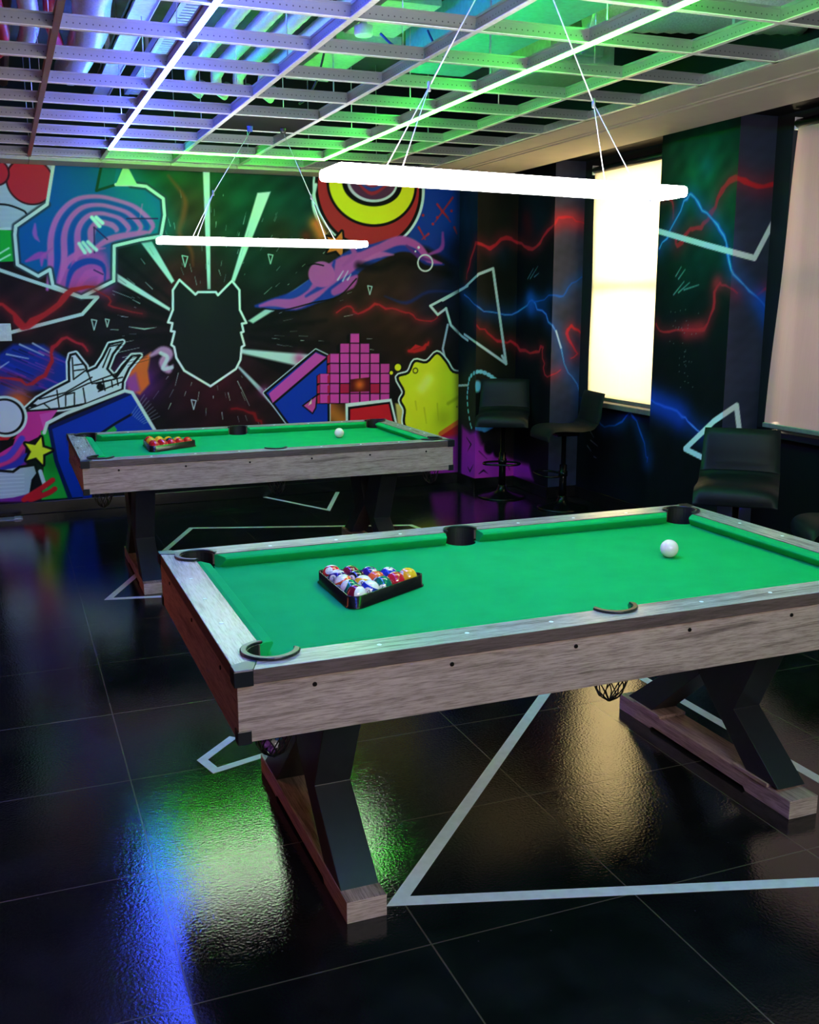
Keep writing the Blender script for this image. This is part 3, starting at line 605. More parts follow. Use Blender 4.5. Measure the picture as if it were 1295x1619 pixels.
# ------------------------------------------------------------------ room shell
XL, YN, ZS = -1.7, -3.2, 3.35
def floor_mat():
    m, nt, b = new_mat('black_gloss_floor_tiles')
    tc = N(nt, 'ShaderNodeTexCoord'); sp = N(nt, 'ShaderNodeSeparateXYZ'); nt.links.new(tc.outputs['Object'], sp.inputs[0])
    def line(out, off, period=.6165, half=.0022):
        a = N(nt, 'ShaderNodeMath', operation='ADD'); a.inputs[1].default_value = -off+period*20+period/2; nt.links.new(out, a.inputs[0])
        p = N(nt, 'ShaderNodeMath', operation='PINGPONG'); p.inputs[1].default_value = period/2; nt.links.new(a.outputs[0], p.inputs[0])
        s = N(nt, 'ShaderNodeMath', operation='SUBTRACT'); s.inputs[0].default_value = period/2; nt.links.new(p.outputs[0], s.inputs[1])
        c = N(nt, 'ShaderNodeMath', operation='LESS_THAN'); c.inputs[1].default_value = half; nt.links.new(s.outputs[0], c.inputs[0]); return c
    lx = line(sp.outputs[0], .2955); ly = line(sp.outputs[1], 2.1494)
    mx = N(nt, 'ShaderNodeMath', operation='MAXIMUM'); nt.links.new(lx.outputs[0], mx.inputs[0]); nt.links.new(ly.outputs[0], mx.inputs[1])
    n1 = N(nt, 'ShaderNodeTexNoise'); n1.inputs['Scale'].default_value = 110; n1.inputs['Detail'].default_value = 3; nt.links.new(tc.outputs['Object'], n1.inputs['Vector'])
    n2 = N(nt, 'ShaderNodeTexNoise'); n2.inputs['Scale'].default_value = 3.2; n2.inputs['Detail'].default_value = 6; n2.inputs['Roughness'].default_value = .7; nt.links.new(tc.outputs['Object'], n2.inputs['Vector'])
    n3 = N(nt, 'ShaderNodeTexVoronoi'); n3.inputs['Scale'].default_value = 14; nt.links.new(tc.outputs['Object'], n3.inputs['Vector'])
    cr = N(nt, 'ShaderNodeValToRGB'); e = cr.color_ramp.elements; e[0].position = .4; e[0].color = (.0035, .0035, .004, 1); e[1].position = .75; e[1].color = (.012, .012, .013, 1); nt.links.new(n2.outputs['Fac'], cr.inputs['Fac'])
    sp1 = N(nt, 'ShaderNodeMath', operation='LESS_THAN'); sp1.inputs[1].default_value = .028; nt.links.new(n3.outputs['Distance'], sp1.inputs[0])
    dm = N(nt, 'ShaderNodeMixRGB'); dm.inputs[2].default_value = (.05, .05, .055, 1); nt.links.new(sp1.outputs[0], dm.inputs[0]); nt.links.new(cr.outputs[0], dm.inputs[1])
    gm = N(nt, 'ShaderNodeMixRGB'); gm.inputs[2].default_value = (.07, .06, .045, 1); nt.links.new(mx.outputs[0], gm.inputs[0]); nt.links.new(dm.outputs[0], gm.inputs[1])
    dif = N(nt, 'ShaderNodeBsdfDiffuse'); nt.links.new(gm.outputs[0], dif.inputs[0]); gl = N(nt, 'ShaderNodeBsdfGlossy'); gl.distribution = 'BECKMANN'; gl.inputs[0].default_value = (.9, .9, .9, 1); fr = N(nt, 'ShaderNodeFresnel'); fr.inputs[0].default_value = 1.56; ms = N(nt, 'ShaderNodeMixShader')
    nt.links.new(fr.outputs[0], ms.inputs[0]); nt.links.new(dif.outputs[0], ms.inputs[1]); nt.links.new(gl.outputs[0], ms.inputs[2]); nt.links.new(ms.outputs[0], nt.nodes['Material Output'].inputs['Surface'])
    rr = N(nt, 'ShaderNodeMapRange'); rr.inputs['From Min'].default_value = .3; rr.inputs['From Max'].default_value = .7; rr.inputs['To Min'].default_value = .10; rr.inputs['To Max'].default_value = .17
    nt.links.new(n2.outputs['Fac'], rr.inputs['Value']); nt.links.new(rr.outputs[0], gl.inputs['Roughness'])
    h = N(nt, 'ShaderNodeMath', operation='SUBTRACT'); nt.links.new(n1.outputs['Fac'], h.inputs[0]); nt.links.new(mx.outputs[0], h.inputs[1])
    bp = N(nt, 'ShaderNodeBump'); bp.inputs['Strength'].default_value = .26; bp.inputs['Distance'].default_value = .002; nt.links.new(h.outputs[0], bp.inputs['Height']); nt.links.new(bp.outputs['Normal'], gl.inputs['Normal'])
    return m
M['floor'] = floor_mat()
bm = bmesh.new(); add_box(bm, XL, 4.75, YN, YB+.05, -.05, 0); structure('floor', bm, M['floor'])
bm = bmesh.new(); add_box(bm, XL-.05, 4.75, YN, YB+.05, ZS, ZS+.05); structure('ceiling', bm, M['slab'])
bm = bmesh.new(); add_box(bm, XL-.05, XL, YN, YB+.05, 0, ZS); structure('wall_left', bm, M['black_paint'])
bm = bmesh.new(); add_box(bm, XL, 4.75, YN-.05, YN, 0, ZS); structure('wall_front', bm, M['black_paint'])
# plain stretches of the painted walls: left of the mural, and above the hung ceiling
bm = bmesh.new(); add_box(bm, XL, -.16, YB, YB+.05, 0, H_WALL); add_box(bm, XL, 4.75, YB, YB+.05, H_WALL, ZS); add_box(bm, XL, 4.75, YB+.04, YB+.06, 0, H_WALL); structure('wall_back_upper', bm, M['black_paint'])
bm = bmesh.new()
add_box(bm, 3.93, 3.95, YN, YB, 2.70, ZS); structure('wall_bulkhead', bm, M['black_paint'])

# skirting boards
def skirt(name, segs):
    bm = bmesh.new()
    for (x0, y0, x1, y1) in segs: add_box(bm, min(x0, x1), max(x0, x1), min(y0, y1), max(y0, y1), 0, .097)
    structure(name, bm, M['skirting'], bevel=.004)
t = .014
skirt('baseboard_back', [(XL, YB-t, XR1, YB-.001)])
skirt('baseboard_right', [(XR1-t, YB-t, XR1-.001, YF-t), (XR1-t, YF-t, XP-.001, YF-.001), (XP-t, YF-t, XP-.001, YJ1-t), (XP-t, YJ1-t, XW-.001, YJ1-.001), (XW-t, YJ1-t, XW-.001, YP0), (XP-t, YP0, XP-.001, YJ2-t), (XP-t, YJ2-t, XW-.001, YJ2-.001), (XW-t, YJ2-t, XW-.001, 3.55)])

# hung ceiling border: pale soffit along the window side and the back wall, with curtain-track grooves
bm = bmesh.new()
add_box(bm, 3.215, 3.42, YN, 8.0, 2.63, 2.66); add_box(bm, 3.42, 3.445, YN, 8.0, 2.655, 2.66, 1); add_box(bm, 3.445, 3.468, YN, 8.0, 2.63, 2.66)
add_box(bm, 3.468, 3.50, YN, 8.0, 2.655, 2.66, 1); add_box(bm, 3.50, 3.93, YN, 8.0, 2.63, 2.66)
structure('trim_1', bm, [M['plaster'], M['black_paint']])
bm = bmesh.new()
xs = [XL, -.72, -.221, .277, .77, 1.27, 1.768, 2.265, 2.76, 3.76]
for a, b in zip(xs, xs[1:]): add_box(bm, a+.002, b-.002, 8.0, YB-.001, 2.612, 2.63)
structure('trim_2', bm, M['plaster'])
bm = bmesh.new(); add_box(bm, 3.93, 4.75, YN, YB, 2.70, 2.73); structure('ceiling_window_bay', bm, M['black_paint'])

# windows: sash frame, pane, daylight outside
def window(n, y0, y1):
    root = bpy.data.objects.new('window_%d' % n, None); COL.objects.link(root); root['kind'] = 'structure'; root.location = (XW+.05, (y0+y1)/2, .84)
    hw = (y1-y0)/2; h = 1.78
    bm = bmesh.new()
    for a in (-hw, hw-.05): add_box(bm, -.02, .03, a, a+.05, 0, h)
    for z in (0, h-.06, h*.5-.03): add_box(bm, -.02, .03, -hw+.05, hw-.05, z, z+.06)
    link_mesh('window_frame', bm, M['white_plastic'], root, .004)
    bm = bmesh.new(); add_box(bm, .004, .008, -hw+.05, hw-.05, .06, h-.06); link_mesh('pane', bm, M['glass'], root)
def glass_mat():
    m, nt, b = new_mat('window_glass'); out = nt.nodes['Material Output']
    g = N(nt, 'ShaderNodeBsdfGlossy'); g.inputs['Roughness'].default_value = .02; tr = N(nt, 'ShaderNodeBsdfTransparent'); fr = N(nt, 'ShaderNodeFresnel'); mx = N(nt, 'ShaderNodeMixShader')
    nt.links.new(fr.outputs[0], mx.inputs[0]); nt.links.new(tr.outputs[0], mx.inputs[1]); nt.links.new(g.outputs[0], mx.inputs[2]); nt.links.new(mx.outputs[0], out.inputs['Surface']); return m
M['glass'] = glass_mat()
window(1, 5.98, 7.12); window(2, 3.67, 4.98)
def blind_mat(name, col, trans, see):
    m, nt, b = new_mat(name); out = nt.nodes['Material Output']
    tc = N(nt, 'ShaderNodeTexCoord'); wv = N(nt, 'ShaderNodeTexNoise'); wv.inputs['Scale'].default_value = 1; mp = N(nt, 'ShaderNodeMapping'); mp.inputs['Scale'].default_value = (2, 120, 3)
    nt.links.new(tc.outputs['Object'], mp.inputs[0]); nt.links.new(mp.outputs[0], wv.inputs['Vector'])
    cr = N(nt, 'ShaderNodeValToRGB'); c = L4(col); cr.color_ramp.elements[0].color = (c[0]*.9, c[1]*.9, c[2]*.9, 1); cr.color_ramp.elements[1].color = c; nt.links.new(wv.outputs['Fac'], cr.inputs[0])
    d = N(nt, 'ShaderNodeBsdfDiffuse'); t_ = N(nt, 'ShaderNodeBsdfTranslucent'); x = N(nt, 'ShaderNodeBsdfTransparent'); a1 = N(nt, 'ShaderNodeMixShader'); a2 = N(nt, 'ShaderNodeMixShader')
    nt.links.new(cr.outputs[0], d.inputs[0]); nt.links.new(cr.outputs[0], t_.inputs[0]); a1.inputs[0].default_value = trans; a2.inputs[0].default_value = see
    nt.links.new(d.outputs[0], a1.inputs[1]); nt.links.new(t_.outputs[0], a1.inputs[2]); nt.links.new(a1.outputs[0], a2.inputs[1]); nt.links.new(x.outputs[0], a2.inputs[2]); nt.links.new(a2.outputs[0], out.inputs['Surface']); return m
M['blind_warm'] = blind_mat('cream_blind_cloth', (250, 236, 204), .55, .02)
M['blind_grey'] = blind_mat('grey_blind_cloth', (204, 166, 164), .45, .10)
def blind(label, y0, y1, z0, z1, m, tube, flare=0.0):
    root = thing('roller_blind', label, 'blind', (XW-.035, (y0+y1)/2, z0)); hw = (y1-y0)/2; h = z1-z0
    bm = bmesh.new(); n = 14; rows = []
    for k in range(n+1):
        f = k/n; z = h*f; w = hw; off = -.02*(1-f)*flare-.004*math.sin(f*9)
        rows.append([bm.verts.new((off, -w+2*w*j/8, z)) for j in range(9)])
    for A, B in zip(rows, rows[1:]):
        for j in range(8): bm.faces.new((A[j], A[j+1], B[j+1], B[j])).smooth = True
    link_mesh('cloth', bm, m, root)
    bm = bmesh.new(); add_tube(bm, [(0.0, -hw-.01, h+.025), (0.0, hw+.01, h+.025)], .024, 14); link_mesh('roller_tube', bm, tube, root)
    bm = bmesh.new(); add_box(bm, -.014-.02*flare, .002, -hw, hw, -.014, .012); link_mesh('bottom_bar', bm, M['alu'], root, .003)
    for s in (-1, 1):
        bm = bmesh.new(); add_box(bm, -.02, .034, s*hw+s*.01-.004, s*hw+s*.01+.004, h-.01, h+.06); link_mesh('bracket', bm, M['white_plastic'], root, .002)
    return root
blind('cream roller blind glowing with daylight over the far window', 6.0, 7.10, .865, 2.585, M['blind_warm'], M['black_plastic'])
blind('greyish pink roller blind over the window at the right edge', 3.62, 4.91, .885, 2.60, M['blind_grey'], M['cable_black'], 5.0)
bm = bmesh.new(); add_box(bm, XW-.075, XW+.02, 5.99, 7.13, .80, .838); structure('trim_3', bm, M['alu'], .004)
bm = bmesh.new(); add_box(bm, XW-.075, XW+.02, 3.66, 4.99, .80, .838); structure('trim_4', bm, M['black_paint'], .004)

# wall switch at the left edge, floor box by the skirting
r = thing('wall_switch', 'white double switch plate on the painted wall at the left edge', 'switch', (.0, YB, 1.335))
bm = bmesh.new(); add_box(bm, -.075, .068, -.010, 0, 0, .13); link_mesh('face_plate', bm, M['white_plastic'], r, .004)
for zz in (.025, .08):
    bm = bmesh.new(); add_box(bm, .012, .04, -.016, -.010, zz, zz+.028); link_mesh('rocker', bm, M['white_plastic'], r, .002)
r = thing('floor_box', 'flat metal floor socket box by the skirting at left', 'socket', (-.02, 8.13, 0))
bm = bmesh.new(); add_box(bm, -.2, .06, -.05, .06, 0, .006); link_mesh('lid', bm, M['alu'], r, .002)
bm = bmesh.new(); add_box(bm, .0, .05, -.04, .05, .006, .012); link_mesh('flap', bm, M['galv'], r, .001)

# floor tape outlines
def tape(label, pts, w=.036, closed=False, z=.0012):
    bm = bmesh.new(); P = [Vector((x, y, 0)) for x, y in pts]; n = len(P); L, R = [], []
    for i in range(n):
        a = P[i-1] if (i or closed) else None; b = P[(i+1) % n] if (i < n-1 or closed) else None
        d1 = (P[i]-a).normalized() if a is not None else None; d2 = (b-P[i]).normalized() if b is not None else None
        if d1 is None: d1 = d2
        if d2 is None: d2 = d1
        t_ = (d1+d2).normalized(); nn = Vector((-t_.y, t_.x, 0)); k = w/2/max(.25, nn.dot(Vector((-d1.y, d1.x, 0))))
        L.append(P[i]+nn*k); R.append(P[i]-nn*k)
    vl = [bm.verts.new(p+Vector((0, 0, z))) for p in L]; vr = [bm.verts.new(p+Vector((0, 0, z))) for p in R]
    vl0 = [bm.verts.new(p+Vector((0, 0, .0002))) for p in L]; vr0 = [bm.verts.new(p+Vector((0, 0, .0002))) for p in R]
    for i in range(n if closed else n-1):
        j = (i+1) % n
        for q in ((vl[i], vr[i], vr[j], vl[j]), (vl0[i], vl0[j], vr0[j], vr0[i]), (vl0[i], vl[i], vl[j], vl0[j]), (vr0[i], vr0[j], vr[j], vr[i])): bm.faces.new(q)
    return tag(link_mesh('floor_tape', bm, M['tape']), label, 'floor tape')
tape('large white tape triangle on the floor running under the near pool table', [(.90, 2.36), (2.50, 4.04), (2.525, 1.852)], .042, True)
tape('small white tape corner on the floor left of the near table foot', [(.702, 3.60), (.556, 3.447), (.584, 3.345), (.80, 3.41)], .034)
tape('pink-lit white tape outline under the far pool table reaching its left foot', [(.76, 5.60), (.44, 5.672), (1.177, 7.30), (2.70, 6.78), (2.76, 6.4)], .036)
tape('white tape outline on the floor at the foot of the back wall', [(1.96, 8.262), (1.965, 8.25), (2.30, 7.54), (2.60, 8.24)], .034)

# ------------------------------------------------------------------ open metal ceiling grid
ZG = 2.63
RX = [-1.22, -.72, -.221, .277, .77, 1.27, 1.768, 2.265, 2.76]
CY = [3.234+.5175*k for k in range(-9, 10)]
def perforated():
    m, nt, b = new_mat('perforated_steel'); b.inputs['Metallic'].default_value = .55; b.inputs['Roughness'].default_value = .38
    tc = N(nt, 'ShaderNodeTexCoord'); sp = N(nt, 'ShaderNodeSeparateXYZ'); nt.links.new(tc.outputs['Object'], sp.inputs[0])
    ad = N(nt, 'ShaderNodeMath', operation='ADD'); nt.links.new(sp.outputs[0], ad.inputs[0]); nt.links.new(sp.outputs[1], ad.inputs[1])
    def saw(src, per):
        a = N(nt, 'ShaderNodeMath', operation='PINGPONG'); a.inputs[1].default_value = per/2; nt.links.new(src, a.inputs[0]); return a.outputs[0]
    u = saw(ad.outputs[0], .024); v = N(nt, 'ShaderNodeMath', operation='SUBTRACT'); nt.links.new(sp.outputs[2], v.inputs[0]); v.inputs[1].default_value = .024
    cb = N(nt, 'ShaderNodeCombineXYZ'); nt.links.new(u, cb.inputs[0]); nt.links.new(v.outputs[0], cb.inputs[1])
    ln = N(nt, 'ShaderNodeVectorMath', operation='LENGTH'); nt.links.new(cb.outputs[0], ln.inputs[0])
    lt = N(nt, 'ShaderNodeMath', operation='LESS_THAN'); lt.inputs[1].default_value = .0028; nt.links.new(ln.outputs['Value'], lt.inputs[0])
    mx = N(nt, 'ShaderNodeMixRGB'); mx.inputs[1].default_value = (.34, .35, .38, 1); mx.inputs[2].default_value = (.10, .10, .12, 1); nt.links.new(lt.outputs[0], mx.inputs[0]); nt.links.new(mx.outputs[0], b.inputs['Base Color'])
    return m
M['perf'] = perforated()
grid = thing('ceiling_grid', 'open suspended metal ceiling grid of perforated runners without tiles', 'ceiling grid', (0, 0, ZG))
y0g, y1g = CY[0], 8.0
for i, x in enumerate(RX):
    bm = bmesh.new()
    add_box(bm, x-.0015, x+.0015, y0g, y1g, .003, .052, 0); add_box(bm, x-.007, x+.007, y0g, y1g, .046, .056, 0); add_box(bm, x-.013, x+.013, y0g, y1g, 0, .003, 1)
    link_mesh('main_runner', bm, [M['perf'], M['tee_reflect_brown'] if i == 3 else M['tee_white']], grid)
for y in CY:
    bm = bmesh.new()
    for a, b in zip(RX, RX[1:]+[3.215]):
        add_box(bm, a+.004, b-.004, y-.0015, y+.0015, .004, .050, 0); add_box(bm, a+.004, b-.004, y-.006, y+.006, .046, .054, 0)
        add_box(bm, a+.013, b-.013, y-.012, y+.012, 0, .003, 1)
    link_mesh('cross_tee', bm, [M['perf'], M['tee_white']], grid)
bm = bmesh.new(); add_box(bm, RX[0], 3.2, 7.996, 8.0, 0, .05, 0); add_box(bm, 3.203, 3.207, y0g, 8.0, 0, .05, 0); add_box(bm, 3.18, 3.207, y0g, 8.0, 0, .003, 1)
link_mesh('edge_angle', bm, [M['galv'], M['tee_white']], grid)
for i, x in enumerate(RX[2:]):
    for j, y in enumerate((3.5, 4.52, 5.55, 6.6, 7.62)):
        bm = bmesh.new(); yy = y+(.13 if i % 2 else 0)
        add_box(bm, x-.001, x+.001, yy-.009, yy+.009, .05, .72) if (i+j) % 3 == 0 else add_tube(bm, [(x, yy, .05), (x, yy, .72)], .003, 6)
        link_mesh('hanger_rod', bm, M['galv'], grid)

# LED tape fixed to the grid
def led(label, a, b, m, mup, group=None, up=.0):
    (xa, ya), (xb, yb) = a, b; L = math.hypot(xb-xa, yb-ya)
    r = thing('led_strip', label, 'led strip', (xa, ya, ZG), math.atan2(yb-ya, xb-xa), group)
    bm = bmesh.new(); add_box(bm, 0, L, -.008, .008, -.011, 0); link_mesh('diffuser', bm, m, r, .003)
    if mup:
        bm = bmesh.new(); add_box(bm, .03, L-.03, .0015, .0068, .0565, .0588); link_mesh('upper_tape', bm, mup, r)
    return r
led('violet white LED strip along the second ceiling runner from the left', (.77, 7.36), (.77, y0g+.3), M['led_violet'], M['led_blue_up'])
led('bright green LED strip along the ceiling runner above the near pool table', (2.265, 7.36), (2.265, y0g+.3), M['led_green'], M['led_green_up'])
led('green LED strip along the last cross bar above the mural', (.76, 7.374), (2.275, 7.374), M['led_green'], None)

# services in the ceiling void
def obj_tag(name, bm, m, label, cat, bevel=0, group=None): return tag(link_mesh(name, bm, m, None, bevel), label, cat, group)
def flex(label, x, y0, y1, z, rad):
    bm = bmesh.new(); n = int((y1-y0)/.03); add_tube(bm, [(x+.02*math.sin(k*.11), y0+(y1-y0)*k/n, z+.01*math.sin(k*.2)) for k in range(n+1)], [rad*(1+.035*(-1)**k) for k in range(n+1)], 18)
    r = thing('flexible_duct', label, 'duct', (0, 0, 0)); link_mesh('sleeve', bm, M['foil'], r)
    for y in (y0+.4, y1-.3):
        bm = bmesh.new(); add_box(bm, x-.008, x+.008, y-.012, y+.012, z+rad*.9, ZS); link_mesh('hanger_strap', bm, M['galv'], r)
    return r
flex('wide silver foil duct hanging above the ceiling grid at left', .52, 2.0, 6.75, 2.98, .085)
flex('slim silver foil duct beside the red pipes at far left', .235, 2.0, 6.3, 2.99, .045)
def pipe(name, label, pts, rad, m, cat='pipe', group=None):
    bm = bmesh.new(); add_tube(bm, pts, rad, 12); return obj_tag(name, bm, m, label, cat, 0, group)
pipe('copper_pipe', 'copper pipe running above the ceiling grid at far left', [(.145, 2.0, 3.1), (.145, 7.9, 3.1)], .03, M['copper'])
pipe('red_pipe', 'red pipe curving above the ceiling grid at the left edge', [(.04, 4.0, 3.0), (.06, 5.0, 3.0), (.1, 5.5, 2.99), (.13, 5.9, 2.96), (.12, 6.2, 2.95), (.08, 6.4, 2.95)], .028, M['red_pipe'])
pipe('red_pipe', 'short red pipe between the two foil ducts', [(.33, 5.4, 3.05), (.35, 5.8, 3.0), (.40, 6.1, 2.98)], .03, M['red_pipe'])
bm = bmesh.new(); add_box(bm, .70, .81, 2.5, 7.7, 3.02, 3.04); add_box(bm, .70, .705, 2.5, 7.7, 3.0, 3.06); add_box(bm, .805, .81, 2.5, 7.7, 3.0, 3.06)
for y in (3.5, 5.2, 7.0): add_box(bm, .74, .77, y, y+.02, 3.04, ZS)
obj_tag('cable_trunking', bm, M['tray'], 'flat white cable trunking above the ceiling grid', 'cable trunking')
bm = bmesh.new()
for x in (.90, 1.0): add_box(bm, x, x+.03, 2.5, 7.5, 3.0, 3.004)
for k in range(100): add_box(bm, .93, 1.0, 2.5+k*.05, 2.53+k*.05, 3.0, 3.004)
for x in (.90, 1.028): add_box(bm, x, x+.003, 2.5, 7.5, 3.0, 3.05)
for y in (3.2, 5.0, 6.8): add_box(bm, .96, .98, y, y+.02, 3.004, ZS)
obj_tag('cable_tray', bm, M['tray'], 'perforated white cable tray above the ceiling grid', 'cable tray')
for x, nm in ((1.20, 'first from the left'), (1.36, 'second from the left'), (1.50, 'third from the left'), (1.66, 'rightmost')):
    z = 3.02; n = 60
    bm = bmesh.new(); add_tube(bm, [(x, 2.4+4.2*k/n, z) for k in range(n+1)]+[(x+.01, 6.72, z-.02), (x+.03, 6.80, z-.08), (x+.08, 6.84, z-.10), (x+.12, 6.86, z-.04)], [.042*(1+.03*(-1)**k) for k in range(n+1)]+[.034]*4, 12)
    obj_tag('lagged_pipe', bm, M['foil'], 'foil-lagged pipe above the ceiling grid, %s of four' % nm, 'pipe', 0, 'foil-lagged pipes in the ceiling')
bm = bmesh.new(); add_lathe(bm, [(.045, 3.0), (.05, 3.01), (.05, 3.05), (.02, 3.055), (.02, ZS)], 1.904, 5.44, 20); obj_tag('smoke_detector', bm, M['white_plastic'], 'round white detector above the ceiling grid', 'detector')
bm = bmesh.new(); add_box(bm, 2.36, 2.74, 3.9, 6.0, 2.96, 3.22); add_box(bm, 2.44, 2.47, 4.6, 4.64, 3.2, ZS); add_box(bm, 2.6, 2.63, 5.6, 5.64, 3.2, ZS); obj_tag('square_duct', bm, M['duct_blue_lit'], 'pale square air duct above the ceiling grid', 'duct', .01)
n = 30; bm = bmesh.new(); add_tube(bm, [(2.85+1.05*k/n, 4.75-.35*k/n, 3.1) for k in range(n+1)], [.15*(1+.02*(-1)**k) for k in range(n+1)], 20); add_box(bm, 3.2, 3.22, 4.6, 4.62, 3.2, ZS)
obj_tag('round_duct', bm, M['foil'], 'large round silver duct above the green-lit grid', 'duct')
bm = bmesh.new(); add_box(bm, 2.98, 3.4, 5.35, 6.1, 2.92, 3.2); add_box(bm, 3.02, 3.1, 5.31, 5.36, 2.95, 3.1); add_box(bm, 3.15, 3.3, 5.30, 5.36, 2.98, 3.12); add_box(bm, 3.1, 3.13, 5.6, 5.63, 3.2, ZS)
obj_tag('fan_coil_unit', bm, M['duct_white'], 'boxy air unit above the green-lit grid near the windows', 'air unit', .008)
bm = bmesh.new(); add_box(bm, 1.95, 2.25, 5.2, 7.2, 3.12, 3.3); add_box(bm, 1.9, 2.3, 5.9, 5.94, 3.08, 3.13); add_box(bm, 2.08, 2.11, 6, 6.03, 3.3, ZS); obj_tag('steel_beam', bm, M['duct_white'], 'pale boxed beam above the middle of the grid', 'beam')
for k, (pts, lab) in enumerate([([(1.97, 5.36, 3.0), (2.03, 5.3, 2.93), (2.15, 5.25, 2.9), (2.3, 5.4, 2.95), (2.34, 5.6, 3.1)], 'loose blue cable drooping beside the round detector'),
                               ([(1.85, 5.9, 3.1), (1.82, 6.0, 2.9), (1.78, 6.1, 2.8), (1.76, 6.2, 2.78)], 'thin black cable dropping to the black ceiling tile')]):
    bm = bmesh.new(); add_tube(bm, [tuple(p) for p in smooth_path(pts, 6)], .007, 6); obj_tag('loose_cable', bm, M['blue_plastic'] if k == 0 else M['cable_black'], lab, 'cable')
tile = thing('ceiling_tile', 'black ceiling tile carrying the far light, the only tile in the grid', 'ceiling tile', (1.519, 6.08, ZG+.003))
bm = bmesh.new(); add_box(bm, -.235, .235, -.245, .245, 0, .014); link_mesh('board', bm, M['black_board'], tile, .002)
for dx in (-.07, .13):
    bm = bmesh.new(); add_lathe(bm, [(.016, -.03), (.018, -.004), (.018, 0)], dx, .1, 12); link_mesh('cable_gland', bm, M['blue_plastic'] if dx < 0 else M['black_plastic'], tile)

# ------------------------------------------------------------------ rectangular suspended lights
def frame_light(label, cx, cy, z, dz, apex):
    r = thing('pendant_light', label, 'light', (cx, cy, z)); hl, hw, t, h = .60, .10, .03, .036
    def ring(bm, o, i, z0, z1):
        add_box(bm, -hl+o, hl-o, -hw+o, -hw+i, z0, z1); add_box(bm, -hl+o, hl-o, hw-i, hw-o, z0, z1)
        add_box(bm, -hl+o, -hl+i, -hw+i, hw-i, z0, z1); add_box(bm, hl-i, hl-o, -hw+i, hw-i, z0, z1)
    bm = bmesh.new(); ring(bm, 0, t, -h/2, h/2); link_mesh('diffuser', bm, M['lamp'], r, .012, 3)
    bm = bmesh.new(); ring(bm, t, t+.005, -h/2-.002, -h/2+.006); link_mesh('inner_rim', bm, M['alu'], r)
    for s in (-1, 1):
        nx, nz = s*.285, .262
        ax, ay, az = apex[0]+s*apex[3]-cx, apex[1]-cy, apex[2]-z
        bm = bmesh.new(); add_tube(bm, [(nx, 0, nz), (ax, ay, az)], .0022, 6); link_mesh('suspension_cable', bm, M['steel_wire'], r)
        bm = bmesh.new(); add_lathe(bm, [(.004, nz-.014), (.006, nz-.01), (.006, nz+.012), (.003, nz+.016)], nx, 0, 8); link_mesh('cable_gripper', bm, M['alu'], r)
        for q in (-1, 1):
            bm = bmesh.new(); add_tube(bm, [(nx, 0, nz), (s*.40, q*(hw-.015), h/2-.002)], .0018, 6); link_mesh('suspension_cable', bm, M['steel_wire'], r)
    r.rotation_euler = (0, dz, 0)
    return r
frame_light('rectangular white LED frame light hanging over the near pool table', 1.525, 2.97, 1.99, .019, (1.525, 2.97, 2.63, .074))
frame_light('rectangular white LED frame light hanging over the far pool table', 1.447, 5.90, 1.957, .004, (1.549, 6.18, 2.605, .10))

